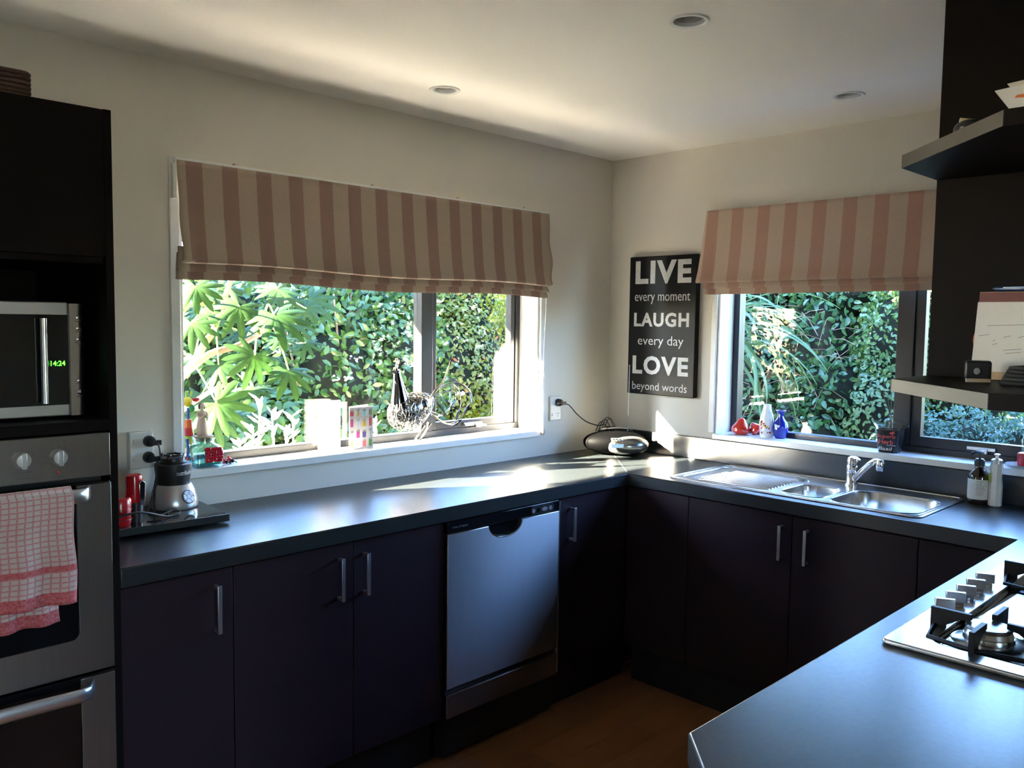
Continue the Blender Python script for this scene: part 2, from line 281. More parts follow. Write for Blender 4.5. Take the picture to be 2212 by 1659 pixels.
MAT = dict(
    wall=pm('wall_paint', (0.74, 0.69, 0.61), 0.85, var=0.02, scale=3, bump=0.06, bscale=260),
    ceil=pm('ceiling_paint', (0.94, 0.91, 0.86), 0.9, var=0.02, scale=2, bump=0.04, bscale=200),
    white=pm('white_gloss_paint', (0.80, 0.80, 0.79), 0.35, var=0.02, scale=6),
    roof=pm('roof_iron', (0.12, 0.12, 0.13), 0.6),
    clad=pm('outside_cladding', (0.5, 0.47, 0.42), 0.8),
    door=pm('aubergine_laminate', (0.0225, 0.0125, 0.0175), 0.40, spec=0.2, var=0.06, scale=40, bump=0.05, bscale=400),
    carc=pm('dark_board', (0.0075, 0.0050, 0.0048), 0.5, var=0.1, scale=30, spec=0.07),
    kick=pm('black_kick', (0.012, 0.011, 0.013), 0.5),
    counter=pm('black_laminate', (0.020, 0.024, 0.026), 0.30, var=0.25, scale=90, bump=0.06, bscale=500, rvar=0.04),
    cedge=pm('laminate_edge', (0.024, 0.030, 0.034), 0.45, var=0.2, scale=90),
    steel=pm('brushed_steel', (0.52, 0.50, 0.47), 0.30, 1.0, var=0.05, scale=6, stretch=(1,1,60), aniso=0.6, bump=0.02, bscale=60),
    steelh=pm('brushed_steel_dark', (0.27, 0.26, 0.255), 0.34, 1.0, var=0.06, scale=5, stretch=(40,1,1), aniso=0.5),
    dwsteel=pm('dishwasher_steel', (0.44, 0.43, 0.44), 0.33, 1.0, var=0.04, scale=5, stretch=(40,1,1), aniso=0.9),
    hobwell=pm('hob_steel_dark_reflection', (0.22, 0.22, 0.23), 0.10, 1.0, var=0.04, scale=20),  # well steel darkened to paint in the hanging cabinet's reflection
    sinks=pm('sink_steel', (0.66, 0.65, 0.63), 0.22, 1.0, var=0.04, scale=20, rvar=0.05),
    chrome=pm('chrome', (0.85, 0.86, 0.88), 0.07, 1.0, var=0.01),
    alu=pm('aluminium_handle', (0.62, 0.63, 0.66), 0.32, 1.0, var=0.03, scale=20),
    silver=pm('silver_plastic', (0.55, 0.55, 0.55), 0.30, 0.7, var=0.04, scale=20),
    rsilver=pm('radio_silver', (0.34, 0.33, 0.31), 0.24, 0.85, var=0.1, scale=25),
    rblack=pm('radio_black', (0.0008, 0.0008, 0.0009), 0.60, var=0.1, spec=0.03),
    blackg=pm('black_gloss', (0.006, 0.006, 0.007), 0.08, var=0.02, spec=0.4),
    blackp=pm('black_plastic', (0.012, 0.012, 0.013), 0.38, var=0.1),
    rubber=pm('black_cable', (0.010, 0.010, 0.011), 0.45),
    bronze=pm('bronze_aluminium', (0.035, 0.034, 0.036), 0.35, 0.4, var=0.06, scale=15),
    granite=pm('granite', (0.012, 0.014, 0.015), 0.07, var=0.5, scale=260, col2=(0.05, 0.055, 0.055)),
    iron=pm('cast_iron', (0.006, 0.006, 0.007), 0.45, spec=0.15, var=0.2, bump=0.15, bscale=300),
    red=pm('red_plastic', (0.50, 0.010, 0.016), 0.22, var=0.05, coat=0.4),
    redg=pm('red_glaze', (0.62, 0.022, 0.012), 0.08, var=0.12, scale=25, coat=0.6),
    signb=pm('sign_black', (0.009, 0.009, 0.010), 0.34, spec=0.15, var=0.2, scale=25, bump=0.04, bscale=150),
    signw=pm('sign_silver_paint', (0.62, 0.62, 0.63), 0.42, 0.0, var=0.12, scale=50),
    plug=pm('white_plastic', (0.74, 0.73, 0.70), 0.3, var=0.02),
    amber=pm('amber_glass', (0.020, 0.008, 0.004), 0.06, var=0.05, spec=0.6, coat=0.5),
    label=pm('paper_label', (0.72, 0.73, 0.74), 0.45, var=0.03),
    ink=pm('grey_ink', (0.12, 0.12, 0.13), 0.6),
    blue=pm('cobalt_glaze', (0.008, 0.018, 0.30), 0.06, var=0.2, scale=20, coat=0.6),
    porc=pm('white_porcelain', (0.80, 0.80, 0.80), 0.12, var=0.02, coat=0.4),
    bisque=pm('bisque_cream', (0.55, 0.42, 0.32), 0.6, var=0.08, scale=30),
    hair=pm('brown_hair', (0.12, 0.06, 0.035), 0.5, var=0.15, scale=60),
    cork=pm('cork', (0.50, 0.34, 0.20), 0.8, var=0.2, scale=120, bump=0.2, bscale=200),
    rattan=pm('brown_rattan', (0.085, 0.042, 0.030), 0.7, var=0.3, scale=60),
    yellow=pm('yellow_beads', (0.70, 0.50, 0.02), 0.4, var=0.15, scale=200, bump=0.3, bscale=500),
    orange=pm('orange_beads', (0.75, 0.13, 0.01), 0.4, var=0.15, scale=200, bump=0.3, bscale=500),
    redb=pm('red_beads', (0.60, 0.012, 0.012), 0.3, var=0.15, scale=200, bump=0.3, bscale=500),
    greenb=pm('green_beads', (0.03, 0.28, 0.06), 0.4, var=0.15, scale=200, bump=0.3, bscale=500),
    blueb=pm('blue_beads', (0.03, 0.05, 0.32), 0.4, var=0.15, scale=200, bump=0.3, bscale=500),
    lime=pm('lime_beads', (0.35, 0.48, 0.05), 0.4, var=0.15, scale=200),
    bark=pm('bark', (0.23, 0.16, 0.10), 0.85, var=0.35, scale=25, bump=0.5, bscale=60),
    twig=pm('dry_twig', (0.24, 0.18, 0.11), 0.85, var=0.3, scale=30),
    inner=pm('shade_core', (0.012, 0.014, 0.008), 0.95, var=0.4, scale=14, spec=0.1),  # near-black colour standing for the shade inside the foliage
    soil=pm('soil', (0.06, 0.045, 0.03), 0.95, var=0.4, scale=6, col2=(0.03, 0.05, 0.015)),
    fence=pm('stained_fence', (0.045, 0.032, 0.024), 0.85, var=0.3, scale=8, stretch=(8,8,1)),
    stalk=pm('petiole', (0.34, 0.45, 0.10), 0.5, var=0.1),
    glass=pane('window_glass', (0.95, 0.975, 0.96), 0.0),
    glass2=pane('sink_window_glass', (0.95, 0.975, 0.96), -0.017),
    jar=pane('jar_glass', (0.84, 0.97, 0.96), 0.10),
    clear=pane('clear_glass', (0.95, 0.97, 0.97), 0.05),
    film=pane('clear_film', (0.80, 0.84, 0.86), 0.16, 0.12),
    aqua=pm('aqua_glass', (0.16, 0.70, 0.70), 0.05, var=0.1, trans=0.3),
    petal=pm('red_paint', (0.55, 0.006, 0.022), 0.25, var=0.3, scale=60, coat=0.3),
    wire=pm('rooster_wire', (0.42, 0.38, 0.33), 0.22, 1.0, var=0.15, scale=30),
    tin=pm('rooster_tin', (0.30, 0.29, 0.30), 0.10, 1.0, var=0.2, scale=20),
    pear_leaf=pm('teal_paint', (0.03, 0.25, 0.2), 0.4),
    bag=pm('black_film_bag', (0.012, 0.011, 0.013), 0.22, var=0.1, bump=0.3, bscale=30),
    coral=pm('coral_print', (0.72, 0.10, 0.10), 0.5, var=0.02),
    paper=translucent('paper', (0.80, 0.79, 0.77), (0.76, 0.75, 0.73), 0.45, 0.7, scale=4),
    card=pm('card_stock', (0.42, 0.385, 0.355), 0.6, var=0.02, scale=4),
    notep=pm('notepaper', (0.66, 0.62, 0.56), 0.75, var=0.03, scale=10),
    wood=pm('pale_wood', (0.45, 0.34, 0.22), 0.6, var=0.15, scale=12),
    fatsia=translucent('fatsia_leaf', (0.019, 0.050, 0.007), (0.008, 0.030, 0.008), 0.24, 0.5, veins=math.radians(32), scale=4, tint=(0.95, 1.1, 0.5), spec=0.2),
    fatsia_y=translucent('fatsia_leaf_yellow', (0.22, 0.198, 0.022), (0.11, 0.165, 0.0165), 0.45, 0.4, veins=math.radians(32), scale=5),
    vib=translucent('viburnum_leaf', (0.0275, 0.077, 0.0193), (0.0578, 0.11, 0.022), 0.38, 0.30, island=True, tint=(1.7, 1.5, 0.7)),
    pho=translucent('sunny_leaf', (0.070, 0.110, 0.006), (0.160, 0.165, 0.012), 0.45, 0.35, island=True, tint=(1.6, 1.4, 0.7)),
    ora=translucent('orange_tips', (0.275, 0.066, 0.0165), (0.3025, 0.121, 0.0275), 0.45, 0.4, island=True),
    hed=translucent('hedge_leaf', (0.0248, 0.0825, 0.0275), (0.0605, 0.132, 0.0468), 0.35, 0.25, island=True, tint=(1.4, 1.4, 0.7)),
    hed2=translucent('light_hedge_leaf', (0.0605, 0.1265, 0.033), (0.1155, 0.1815, 0.055), 0.4, 0.3, island=True, tint=(1.4, 1.3, 0.7)),
    screen_leaf=translucent('screen_hedge_leaf', (0.010, 0.022, 0.010), (0.018, 0.034, 0.014), 0.15, 0.5, island=True, spec=0.2),  # kept dark so the added hedges stay dim in the glass
    teal=translucent('blue_green_leaf', (0.033, 0.088, 0.055), (0.077, 0.1485, 0.11), 0.3, 0.28, island=True),
    strap=translucent('strap_leaf', (0.077, 0.143, 0.0385), (0.143, 0.198, 0.066), 0.4, 0.35, scale=6),
    whitefl=pm('white_petals', (0.85, 0.85, 0.80), 0.6),
    silverleaf=pm('silver_leaf', (0.78, 0.80, 0.76), 0.7),
)
# black laminate of the worktops, checked cloth, timber floor, downlight lens get their own nodes
def floor_mat():
    m, t, b, o = nodes('timber_plank'); L = t.links; setp(b, Roughness=0.34)
    tc = t.nodes.new('ShaderNodeTexCoord'); mp = t.nodes.new('ShaderNodeMapping'); mp.inputs['Scale'].default_value = (1.4, 18, 18)
    oi = t.nodes.new('ShaderNodeObjectInfo'); L.new(tc.outputs['Object'], mp.inputs[0]); L.new(oi.outputs['Random'], mp.inputs[1])
    no = t.nodes.new('ShaderNodeTexNoise'); no.inputs['Scale'].default_value = 3; no.inputs['Detail'].default_value = 6; L.new(mp.outputs[0], no.inputs[0])
    mx = t.nodes.new('ShaderNodeMix'); mx.data_type = 'RGBA'; mx.inputs[6].default_value = (0.34, 0.135, 0.055, 1); mx.inputs[7].default_value = (0.20, 0.075, 0.032, 1); L.new(no.outputs[0], mx.inputs[0])
    hs = t.nodes.new('ShaderNodeHueSaturation'); L.new(mx.outputs[2], hs.inputs['Color'])
    mr = t.nodes.new('ShaderNodeMapRange'); mr.inputs[3].default_value = 0.75; mr.inputs[4].default_value = 1.25; L.new(oi.outputs['Random'], mr.inputs[0]); L.new(mr.outputs[0], hs.inputs['Value'])
    L.new(hs.outputs[0], b.inputs['Base Color']); return m
MAT['floor'] = floor_mat()
def towel_mat():
    m, t, b, o = nodes('checked_tea_towel'); L = t.links; setp(b, Roughness=0.9)
    uv = t.nodes.new('ShaderNodeUVMap'); sp = t.nodes.new('ShaderNodeSeparateXYZ'); L.new(uv.outputs[0], sp.inputs[0])
    def mth(op, a, v=None, a2=None):
        n = t.nodes.new('ShaderNodeMath'); n.operation = op; L.new(a, n.inputs[0])
        if v is not None: n.inputs[1].default_value = v
        if a2 is not None: L.new(a2, n.inputs[1])
        return n.outputs[0]
    def lines(c, per, w): return mth('LESS_THAN', mth('FRACT', mth('DIVIDE', c, per)), w)
    x, y = sp.outputs[0], sp.outputs[1]
    a = mth('MAXIMUM', lines(x, 0.0165, 0.22), a2=lines(y, 0.0125, 0.26))
    # broad red bands: hem at the end of the cloth and a stripe above it
    band = mth('MAXIMUM', mth('LESS_THAN', y, 0.030), a2=mth('MULTIPLY', mth('GREATER_THAN', y, 0.078), a2=mth('LESS_THAN', y, 0.092)))
    no = t.nodes.new('ShaderNodeTexNoise'); no.inputs['Scale'].default_value = 9; L.new(uv.outputs[0], no.inputs[0])
    no2 = t.nodes.new('ShaderNodeTexNoise'); no2.inputs['Scale'].default_value = 160; L.new(uv.outputs[0], no2.inputs[0])
    f = mth('MULTIPLY', mth('MAXIMUM', mth('MULTIPLY', a, 0.62), a2=mth('MULTIPLY', band, 0.95)), a2=mth('ADD', no2.outputs[0], 0.35))
    base = t.nodes.new('ShaderNodeMix'); base.data_type = 'RGBA'; base.inputs[6].default_value = (0.62, 0.56, 0.54, 1); base.inputs[7].default_value = (0.50, 0.33, 0.30, 1); L.new(no.outputs[0], base.inputs[0])
    mx = t.nodes.new('ShaderNodeMix'); mx.data_type = 'RGBA'; L.new(f, mx.inputs[0]); L.new(base.outputs[2], mx.inputs[6]); mx.inputs[7].default_value = (0.50, 0.045, 0.065, 1)
    L.new(mx.outputs[2], b.inputs['Base Color']); return m
MAT['towel'] = towel_mat()
MAT['led'] = glow('green_digits', (0.05, 1.0, 0.02), 1.6)
MAT['blindL'] = stripes('striped_blind_cloth_x', 0, (0.200, 0.120, 0.092), (0.300, 0.215, 0.165), start=-2.257)
MAT['blindR'] = stripes('striped_blind_cloth_y', 1, (0.235, 0.135, 0.100), (0.330, 0.235, 0.180), period=-0.1285, start=-0.715)

# ================================================================== the setting
CT = 0.93; CB = 0.877; DEP = 0.578; H0 = 2.4
XL0, XL1 = -2.27, -0.535            # opening of the long window (wall y = 0)
YR0, YR1 = -2.10, -0.640            # opening of the sink window (wall x = 0)
SZ = 1.057; SZR = 1.063; WT = 2.06; WTH = 0.20; RX, RY = -6.6, -6.6
def struct(o, label=None): tag(o, label, None, None, 'structure'); return o
m = M(); m.box(RX, -6.0, 0, WTH, -0.16, H0); m.box(-3.7, XL0, 0, WTH, -0.16, H0); m.box(-6.0, -3.7, 0, WTH, 2.1, H0); m.box(XL1, WTH, 0, WTH, -0.16, H0); m.box(XL0, XL1, 0, WTH, -0.16, SZ-0.028); m.box(XL0, XL1, 0, WTH, WT, H0)
struct(m.build('wall_left', MAT['wall'], smooth=0), 'warm grey painted wall with the long window')
m = M(); m.box(0, WTH, YR1, 0, -0.16, H0); m.box(0, WTH, RY, YR0, -0.16, H0); m.box(0, WTH, YR0, YR1, -0.16, SZR-0.028); m.box(0, WTH, YR0, YR1, WT, H0)
struct(m.build('wall_right', MAT['wall'], smooth=0), 'warm grey painted wall with the window over the sink')
# unseen rest of the open-plan house; its glazed openings are added for light
m = M(); m.box(RX-WTH, RX, RY, WTH, -0.16, H0)
struct(m.build('wall_side', MAT['wall'], smooth=0), 'plain painted wall at the far side of the open room')
m = M(); m.box(RX-WTH, -4.2, RY-WTH, RY, -0.16, H0); m.box(-3.4, WTH, RY-WTH, RY, -0.16, H0); m.box(-4.2, -3.4, RY-WTH, RY, 2.1, H0)
struct(m.build('wall_back', MAT['wall'], smooth=0), 'painted wall behind the camera with a glazed opening added for light')
def slider(name, horizontal, a0, a1, zt, pos, n):
    w = thing(name, None, None, ((a0+a1)/2, pos, 0) if horizontal else (pos, (a0+a1)/2, 0), kind='structure')
    fr = M(); B = (lambda p, q, z0, z1, d: fr.box(p, q, pos-d, pos+d, z0, z1)) if horizontal else (lambda p, q, z0, z1, d: fr.box(pos-d, pos+d, p, q, z0, z1))
    for i in range(n+1): x = a0+(a1-a0)*i/n; B(max(a0, x-0.03), min(a1, x+0.03), 0, zt, 0.03)
    B(a0, a1, 0, 0.05, 0.025); B(a0, a1, zt-0.05, zt, 0.025)
    fr.build('window_frame', MAT['bronze'], w, smooth=0)
    for i in range(n):
        g = M(); x0 = a0+(a1-a0)*i/n+0.03; x1 = a0+(a1-a0)*(i+1)/n-0.03
        if horizontal: g.box(x0, x1, pos-0.003, pos+0.003, 0.05, zt-0.05)
        else: g.box(pos-0.003, pos+0.003, x0, x1, 0.05, zt-0.05)
        g.build('pane', MAT['glass'], w, smooth=0)
slider('light_opening_1', True, -4.2, -3.4, 2.1, RY-0.1, 1)  # added opening, sized for the daylight it throws from behind the camera
slider('light_opening_2', True, -6.0, -3.7, 2.1, 0.1, 2)  # added opening that lights the ceiling, right wall and sink doors
# ceiling with three round cut-outs, roof and eaves
DL = [(-1.455, -1.415), (-1.457, -0.385), (-0.428, -1.410)]
circ = lambda c, r, n=28: [(c[0]+r*math.cos(2*PI*i/n), c[1]+r*math.sin(2*PI*i/n)) for i in range(n)]
struct(plate([(RX-0.1, RY-0.1), (0.1, RY-0.1), (0.1, 0.1), (RX-0.1, 0.1)], [circ(c, 0.044) for c in DL], H0, H0+0.012).build('ceiling', MAT['ceil'], smooth=0), 'smooth off-white ceiling')
m = M(); m.box(RX-0.7, 0.75, RY-0.7, 0.95, 2.56, 2.64); struct(m.build('ceiling_roof', MAT['roof'], smooth=0))
m = M(); m.box(RX-0.7, 0.75, 0.80, 0.95, 2.235, 2.56); m.box(0.60, 0.75, RY-0.7, 0.80, 2.34, 2.56); struct(m.build('trim_3', MAT['clad'], smooth=0), 'fascia and gutter at the edge of the roof')
m = M(); m.box(RX-0.1, 0.1, RY-0.1, 0.1, H0+0.11, H0+0.15); struct(m.build('ceiling_lining', MAT['clad'], smooth=0))
m = M(); m.box(RX, 0.0, RY, 0.0, -0.16, -0.012); fl = struct(m.build('floor', MAT['carc'], smooth=0), 'reddish brown timber strip floor')
pw, pl = 0.128, 1.22
pmesh = M().box(0, pl-0.0015, 0, pw-0.0015, -0.012, 0).mesh('plank'); pmesh.materials.append(MAT['floor'])
for r in range(22):
    y = -3.0 + r*pw
    x = -4.6 - (r*0.37 % 1.0)*pl
    while x < -0.45:
        if x+pl > -4.6:
            o = bpy.data.objects.new('plank', pmesh); COL.objects.link(o); o.location = (x, y, 0); o.parent = fl
        x += pl
m = M(); m.box(RX, -4.62-0.0, RY, 0, -0.012, 0); m.box(-4.62, 0, RY, -3.001, -0.012, 0)
o = m.build('planks_beyond', MAT['floor'], fl, smooth=0); o['kind'] = 'stuff'

# ---- long window
FY0, FY1, GY = 0.118, 0.172, 0.146
w1 = thing('window_1', 'long dark bronze window with a wide white sill', None, ((XL0+XL1)/2, 0.0, SZ), kind='structure')
m = M(); m.box(XL0, XL1, -0.022, FY1, SZ-0.028, SZ); m.build('window_sill', MAT['white'], w1, bevel=0.003)
m = M(); m.box(XL0, XL0+0.012, 0.0, FY1, SZ, WT); m.build('jamb', MAT['white'], w1, smooth=0)
m = M(); m.box(XL1-0.012, XL1, 0.0, FY1, SZ, WT); m.build('jamb', MAT['white'], w1, smooth=0)
m = M(); m.box(XL0, XL1, 0.0, FY1, WT-0.012, WT); m.build('head_lining', MAT['white'], w1, smooth=0)
m = M(); m.box(XL0+0.012, XL1-0.012, FY0, FY1, SZ, SZ+0.028); m.box(XL0+0.012, XL1-0.012, FY0, FY1, WT-0.05, WT-0.012)
m.box(XL0+0.012, XL0+0.04, FY0, FY1, SZ+0.028, WT-0.05); m.box(XL1-0.040, XL1-0.012, FY0, FY1, SZ+0.028, WT-0.05)
m.build('window_frame', MAT['bronze'], w1, bevel=0.002)
m = M(); m.box(-1.155, -1.092, FY0-0.004, FY1, SZ+0.028, WT-0.05); m.build('mullion', MAT['bronze'], w1, bevel=0.002)
sash = M(); sx0, sx1 = -1.092, XL1-0.040
sash.box(sx0, sx0+0.028, FY0+0.006, FY1-0.01, SZ+0.028, WT-0.05); sash.box(sx1-0.026, sx1, FY0+0.006, FY1-0.01, SZ+0.028, WT-0.05)
sash.box(sx0+0.028, sx1-0.026, FY0+0.006, FY1-0.01, SZ+0.028, SZ+0.062); sash.box(sx0+0.028, sx1-0.026, FY0+0.006, FY1-0.01, WT-0.08, WT-0.05)
sa = sash.build('sash', MAT['bronze'], w1, bevel=0.002)
m = M(); m.box(-0.905, -0.80, FY0-0.014, FY0+0.006, SZ+0.036, SZ+0.050); m.box(-0.85, -0.815, FY0-0.028, FY0-0.014, SZ+0.028, SZ+0.046); m.tube([(-0.83, FY0-0.02, SZ+0.04), (-0.79, FY0-0.03, SZ+0.034)], 0.005, 6)
m.build('window_stay', MAT['alu'], sa, bevel=0.001)
m = M(); m.box(XL0+0.04, -1.155, GY-0.003, GY+0.003, SZ+0.028, WT-0.05); m.build('pane', MAT['glass'], w1, smooth=0)
m = M(); m.box(sx0+0.028, sx1-0.026, GY-0.003, GY+0.003, SZ+0.062, WT-0.08); m.build('pane', MAT['glass'], w1, smooth=0)
t1 = M(); t1.box(XL0-0.032, XL0, -0.012, 0.001, SZ-0.028, WT+0.032); t1.box(XL1, XL1+0.032, -0.012, 0.001, SZ-0.028, WT+0.032); t1.box(XL0, XL1, -0.012, 0.001, WT, WT+0.032)
struct(t1.build('trim_1', MAT['white'], bevel=0.003), 'narrow white architrave round the long window')

# ---- sink window
w2 = thing('window_2', 'dark bronze window over the sink with a white sill', None, (0.0, (YR0+YR1)/2, SZR), kind='structure')
m = M(); m.box(-0.024, FY1, YR0, YR1, SZR-0.026, SZR); m.build('window_sill', MAT['white'], w2, bevel=0.003)
m = M(); m.box(0.0, FY1, YR1-0.012, YR1, SZR, WT); m.build('jamb', MAT['white'], w2, smooth=0)
m = M(); m.box(0.0, FY1, YR0, YR0+0.012, SZR, WT); m.build('jamb', MAT['white'], w2, smooth=0)
m = M(); m.box(0.0, FY1, YR0, YR1, WT-0.012, WT); m.build('head_lining', MAT['white'], w2, smooth=0)
ya, yb = YR0+0.012, YR1-0.012
m = M(); m.box(FY0, FY1, ya, yb, SZR, SZR+0.024); m.box(FY0, FY1, ya, yb, WT-0.05, WT-0.012); m.box(FY0, FY1, yb-0.030, yb, SZR+0.024, WT-0.05); m.box(FY0, FY1, ya, ya+0.03, SZR+0.024, WT-0.05)
m.build('window_frame', MAT['bronze'], w2, bevel=0.002)
m = M(); m.box(FY0-0.006, FY1, -1.478, -1.412, SZR+0.024, WT-0.05); m.build('mullion', MAT['bronze'], w2, bevel=0.002)
s = M(); y0, y1 = ya+0.03, -1.478
s.box(FY0+0.006, FY1-0.01, y1-0.040, y1, SZR+0.024, WT-0.05); s.box(FY0+0.006, FY1-0.01, y0, y0+0.028, SZR+0.024, WT-0.05); s.box(FY0+0.006, FY1-0.01, y0+0.028, y1-0.040, SZR+0.024, SZR+0.066); s.box(FY0+0.006, FY1-0.01, y0+0.028, y1-0.040, WT-0.08, WT-0.05)
sa2 = s.build('sash', MAT['bronze'], w2, bevel=0.002)
m = M(); m.box(FY0-0.012, FY0+0.006, -1.80, -1.70, SZR+0.036, SZR+0.048); m.box(FY0-0.026, FY0-0.012, -1.775, -1.745, SZR+0.026, SZR+0.046); m.build('window_stay', MAT['alu'], sa2, bevel=0.001)
m = M(); m.box(GY-0.003, GY+0.003, -1.412, yb-0.03, SZR+0.024, WT-0.05); m.build('pane', MAT['glass2'], w2, smooth=0)
m = M(); m.box(GY-0.003, GY+0.003, y0+0.028, y1-0.040, SZR+0.066, WT-0.08); m.build('pane', MAT['glass2'], w2, smooth=0)
t2 = M(); t2.box(-0.012, 0.001, YR1, YR1+0.03, SZR+0.0, WT+0.03); t2.box(-0.012, 0.001, YR0, YR1, WT, WT+0.03)
struct(t2.build('trim_2', MAT['white'], bevel=0.003), 'narrow white architrave round the sink window')

# ================================================================== blinds
def ribbon(prof, u0, u1, n, fn, wav, th=0.0016):
    """a striped cloth: profile (out, z) swept along u; fn maps (u, out, z) to the room"""
    m = M(); k = len(prof)
    for i in range(n+1):
        f = i/n; u = u0+(u1-u0)*f
        for j, (d, z) in enumerate(prof): m.v.append(fn(*wav(u, f, d, z, j)))
    for i in range(n):
        for j in range(k-1): a = i*k+j; m.f.append((a, a+1, a+k+1, a+k))
    return m
def dense(prof, n):
    out = []
    for (a, b), (c, d) in zip(prof, prof[1:]):
        for i in range(n): out.append((a+(c-a)*i/n, b+(d-b)*i/n))
    return out + [prof[-1]]
PROF = dense([(0.030, 2.080), (0.036, 2.0), (0.044, 1.90), (0.056, 1.80), (0.066, 1.756)], 5) + [(0.066, 1.749), (0.060, 1.745), (0.050, 1.752), (0.044, 1.80), (0.040, 1.80), (0.044, 1.75), (0.052, 1.728), (0.050, 1.719), (0.042, 1.722), (0.034, 1.78), (0.030, 1.78), (0.030, 1.73), (0.034, 1.700), (0.032, 1.693), (0.029, 1.700)]
def wavL(u, f, d, z, j):
    k = max(0.0, (2.08-z)/0.35)
    sag = 0.006*math.sin(9*u+0.6) + 0.004*math.sin(23*u+1)
    zz = z + k*(0.006*math.sin(3.1*f*PI) - 0.006*f) ; uu = u + k*(0.010*math.sin(5*z*7+u*2.0)*(0.3+f*f) )
    if j > 20: uu = -1.395 + (uu+1.395)*(1.012 if f < .5 else 0.975)
    return uu, d + k*sag*0.35 + (0.014*k if f < 0.02 else 0), zz
bl = thing('roman_blind', 'long striped brown roman blind pulled halfway up over the left window', 'blind', (-1.395, -0.03, 1.69), group='striped roman blinds')
o = ribbon(PROF, -2.285, -0.510, 110, lambda u, d, z: (u, -d, z), wavL).build('blind_cloth', None, bl, smooth=60)
# stripes read object space, so shift their start by the root
MAT['blindL'] = stripes('striped_blind_cloth_long', 0, (0.310, 0.195, 0.155), (0.440, 0.345, 0.265), start=-2.257+1.395)
o.data.materials.append(MAT['blindL']); o.modifiers.new('thick', 'SOLIDIFY').thickness = 0.0016
M().box(-2.290, -0.515, -0.030, -0.012, 2.055, 2.088).build('headrail', MAT['white'], bl, bevel=0.002)
for hx in (-2.09, -1.52, -1.08, -0.68): M().tube([(hx, -0.022, 2.086), (hx+0.004, -0.022, 2.093), (hx+0.012, -0.022, 2.094)], 0.0012, 5).build('staple', MAT['iron'], bl)
M().box(-2.300, -2.286, -0.034, -0.012, 1.955, 2.068).build('lit_trim_piece', MAT['plug'], bl, bevel=0.002)  # white piece standing for the lit end of the window trim
m = M(); m.tube([(-0.522, -0.032, 1.72), (-0.523, -0.030, 1.60), (-0.528, -0.026, 1.45), (-0.531, -0.024, 1.25), (-0.531, -0.028, 1.075)], 0.0016, 6); m.build('pull_cord', MAT['plug'], bl)
M().lathe([(0, 1.035), (0.008, 1.037), (0.009, 1.05), (0.004, 1.066), (0, 1.07)], (-0.530, -0.030, 0.0), 10).build('cord_toggle', MAT['wood'], bl)
br = thing('roman_blind', 'shorter striped brown roman blind half lowered over the sink window, cloth lightened for bounced sun', 'blind', (-0.03, -1.34, 1.71), group='striped roman blinds')
def wavR(u, f, d, z, j):
    k = max(0.0, (2.08-z)/0.35)
    uu = u + (0.018*k if u > -0.6 and j < 24 else (-0.014 if u > -0.6 else 0))
    return uu, d + k*(0.004*math.sin(5*u)+0.0015*math.sin(17*u+2)) + (0.018*k if f < 0.03 else 0), z + 0.017 + k*0.006*f
MAT['blindR'] = stripes('striped_blind_cloth_lit', 1, (0.520, 0.310, 0.235), (0.620, 0.470, 0.370), period=-0.1285, start=-0.715+1.34)  # same cloth as the long blind, painted lighter and pinker for bounced sun
o = ribbon(PROF, -0.580, -2.11, 90, lambda u, d, z: (-d, u, z), wavR).build('blind_cloth', MAT['blindR'], br, smooth=60)
o.modifiers.new('thick', 'SOLIDIFY').thickness = 0.0016
M().box(-0.030, -0.012, -2.10, -0.590, 2.065, 2.096).build('headrail', MAT['white'], br, bevel=0.002)

# ================================================================== worktop
SINK = (-0.525, -0.045, -1.757, -0.740)       # x0 x1 y0 y1
PEN = [(-2.361, -2.062), (-2.76, -2.446), (-2.76, -2.76)]
outer = [(-0.001, -2.76), (-0.001, -0.001), (-2.684, -0.001), (-2.684, -DEP), (-DEP, -DEP), (-DEP, -2.062)] + PEN
hole = rrect(SINK[0]+0.02, SINK[1]-0.02, SINK[2]+0.02, SINK[3]-0.02, 0.03, 3)
wt = thing('worktop', 'continuous black laminate worktop running round the corner to the peninsula', 'worktop', (-0.6, -0.6, CB))
plate(outer, [hole], CB, CT).build('top', MAT['counter'], wt, smooth=30, bevel=0.004, seg=2)
m = M(); m.prism(rrect(-2.70, -0.002, CT, SZR-0.028, 0.006, 2), -0.018, -0.001, lambda a, b, c: (c, a, b)); m.build('upstand', MAT['counter'], wt, bevel=0.002)
m = M(); m.tube([(-DEP, -DEP, CT+0.0002), (-0.3, -0.3, CT+0.0002), (-0.02, -0.005, CT+0.0002)], 0.0007, 4); m.build('mitre_joint', MAT['silver'], wt)

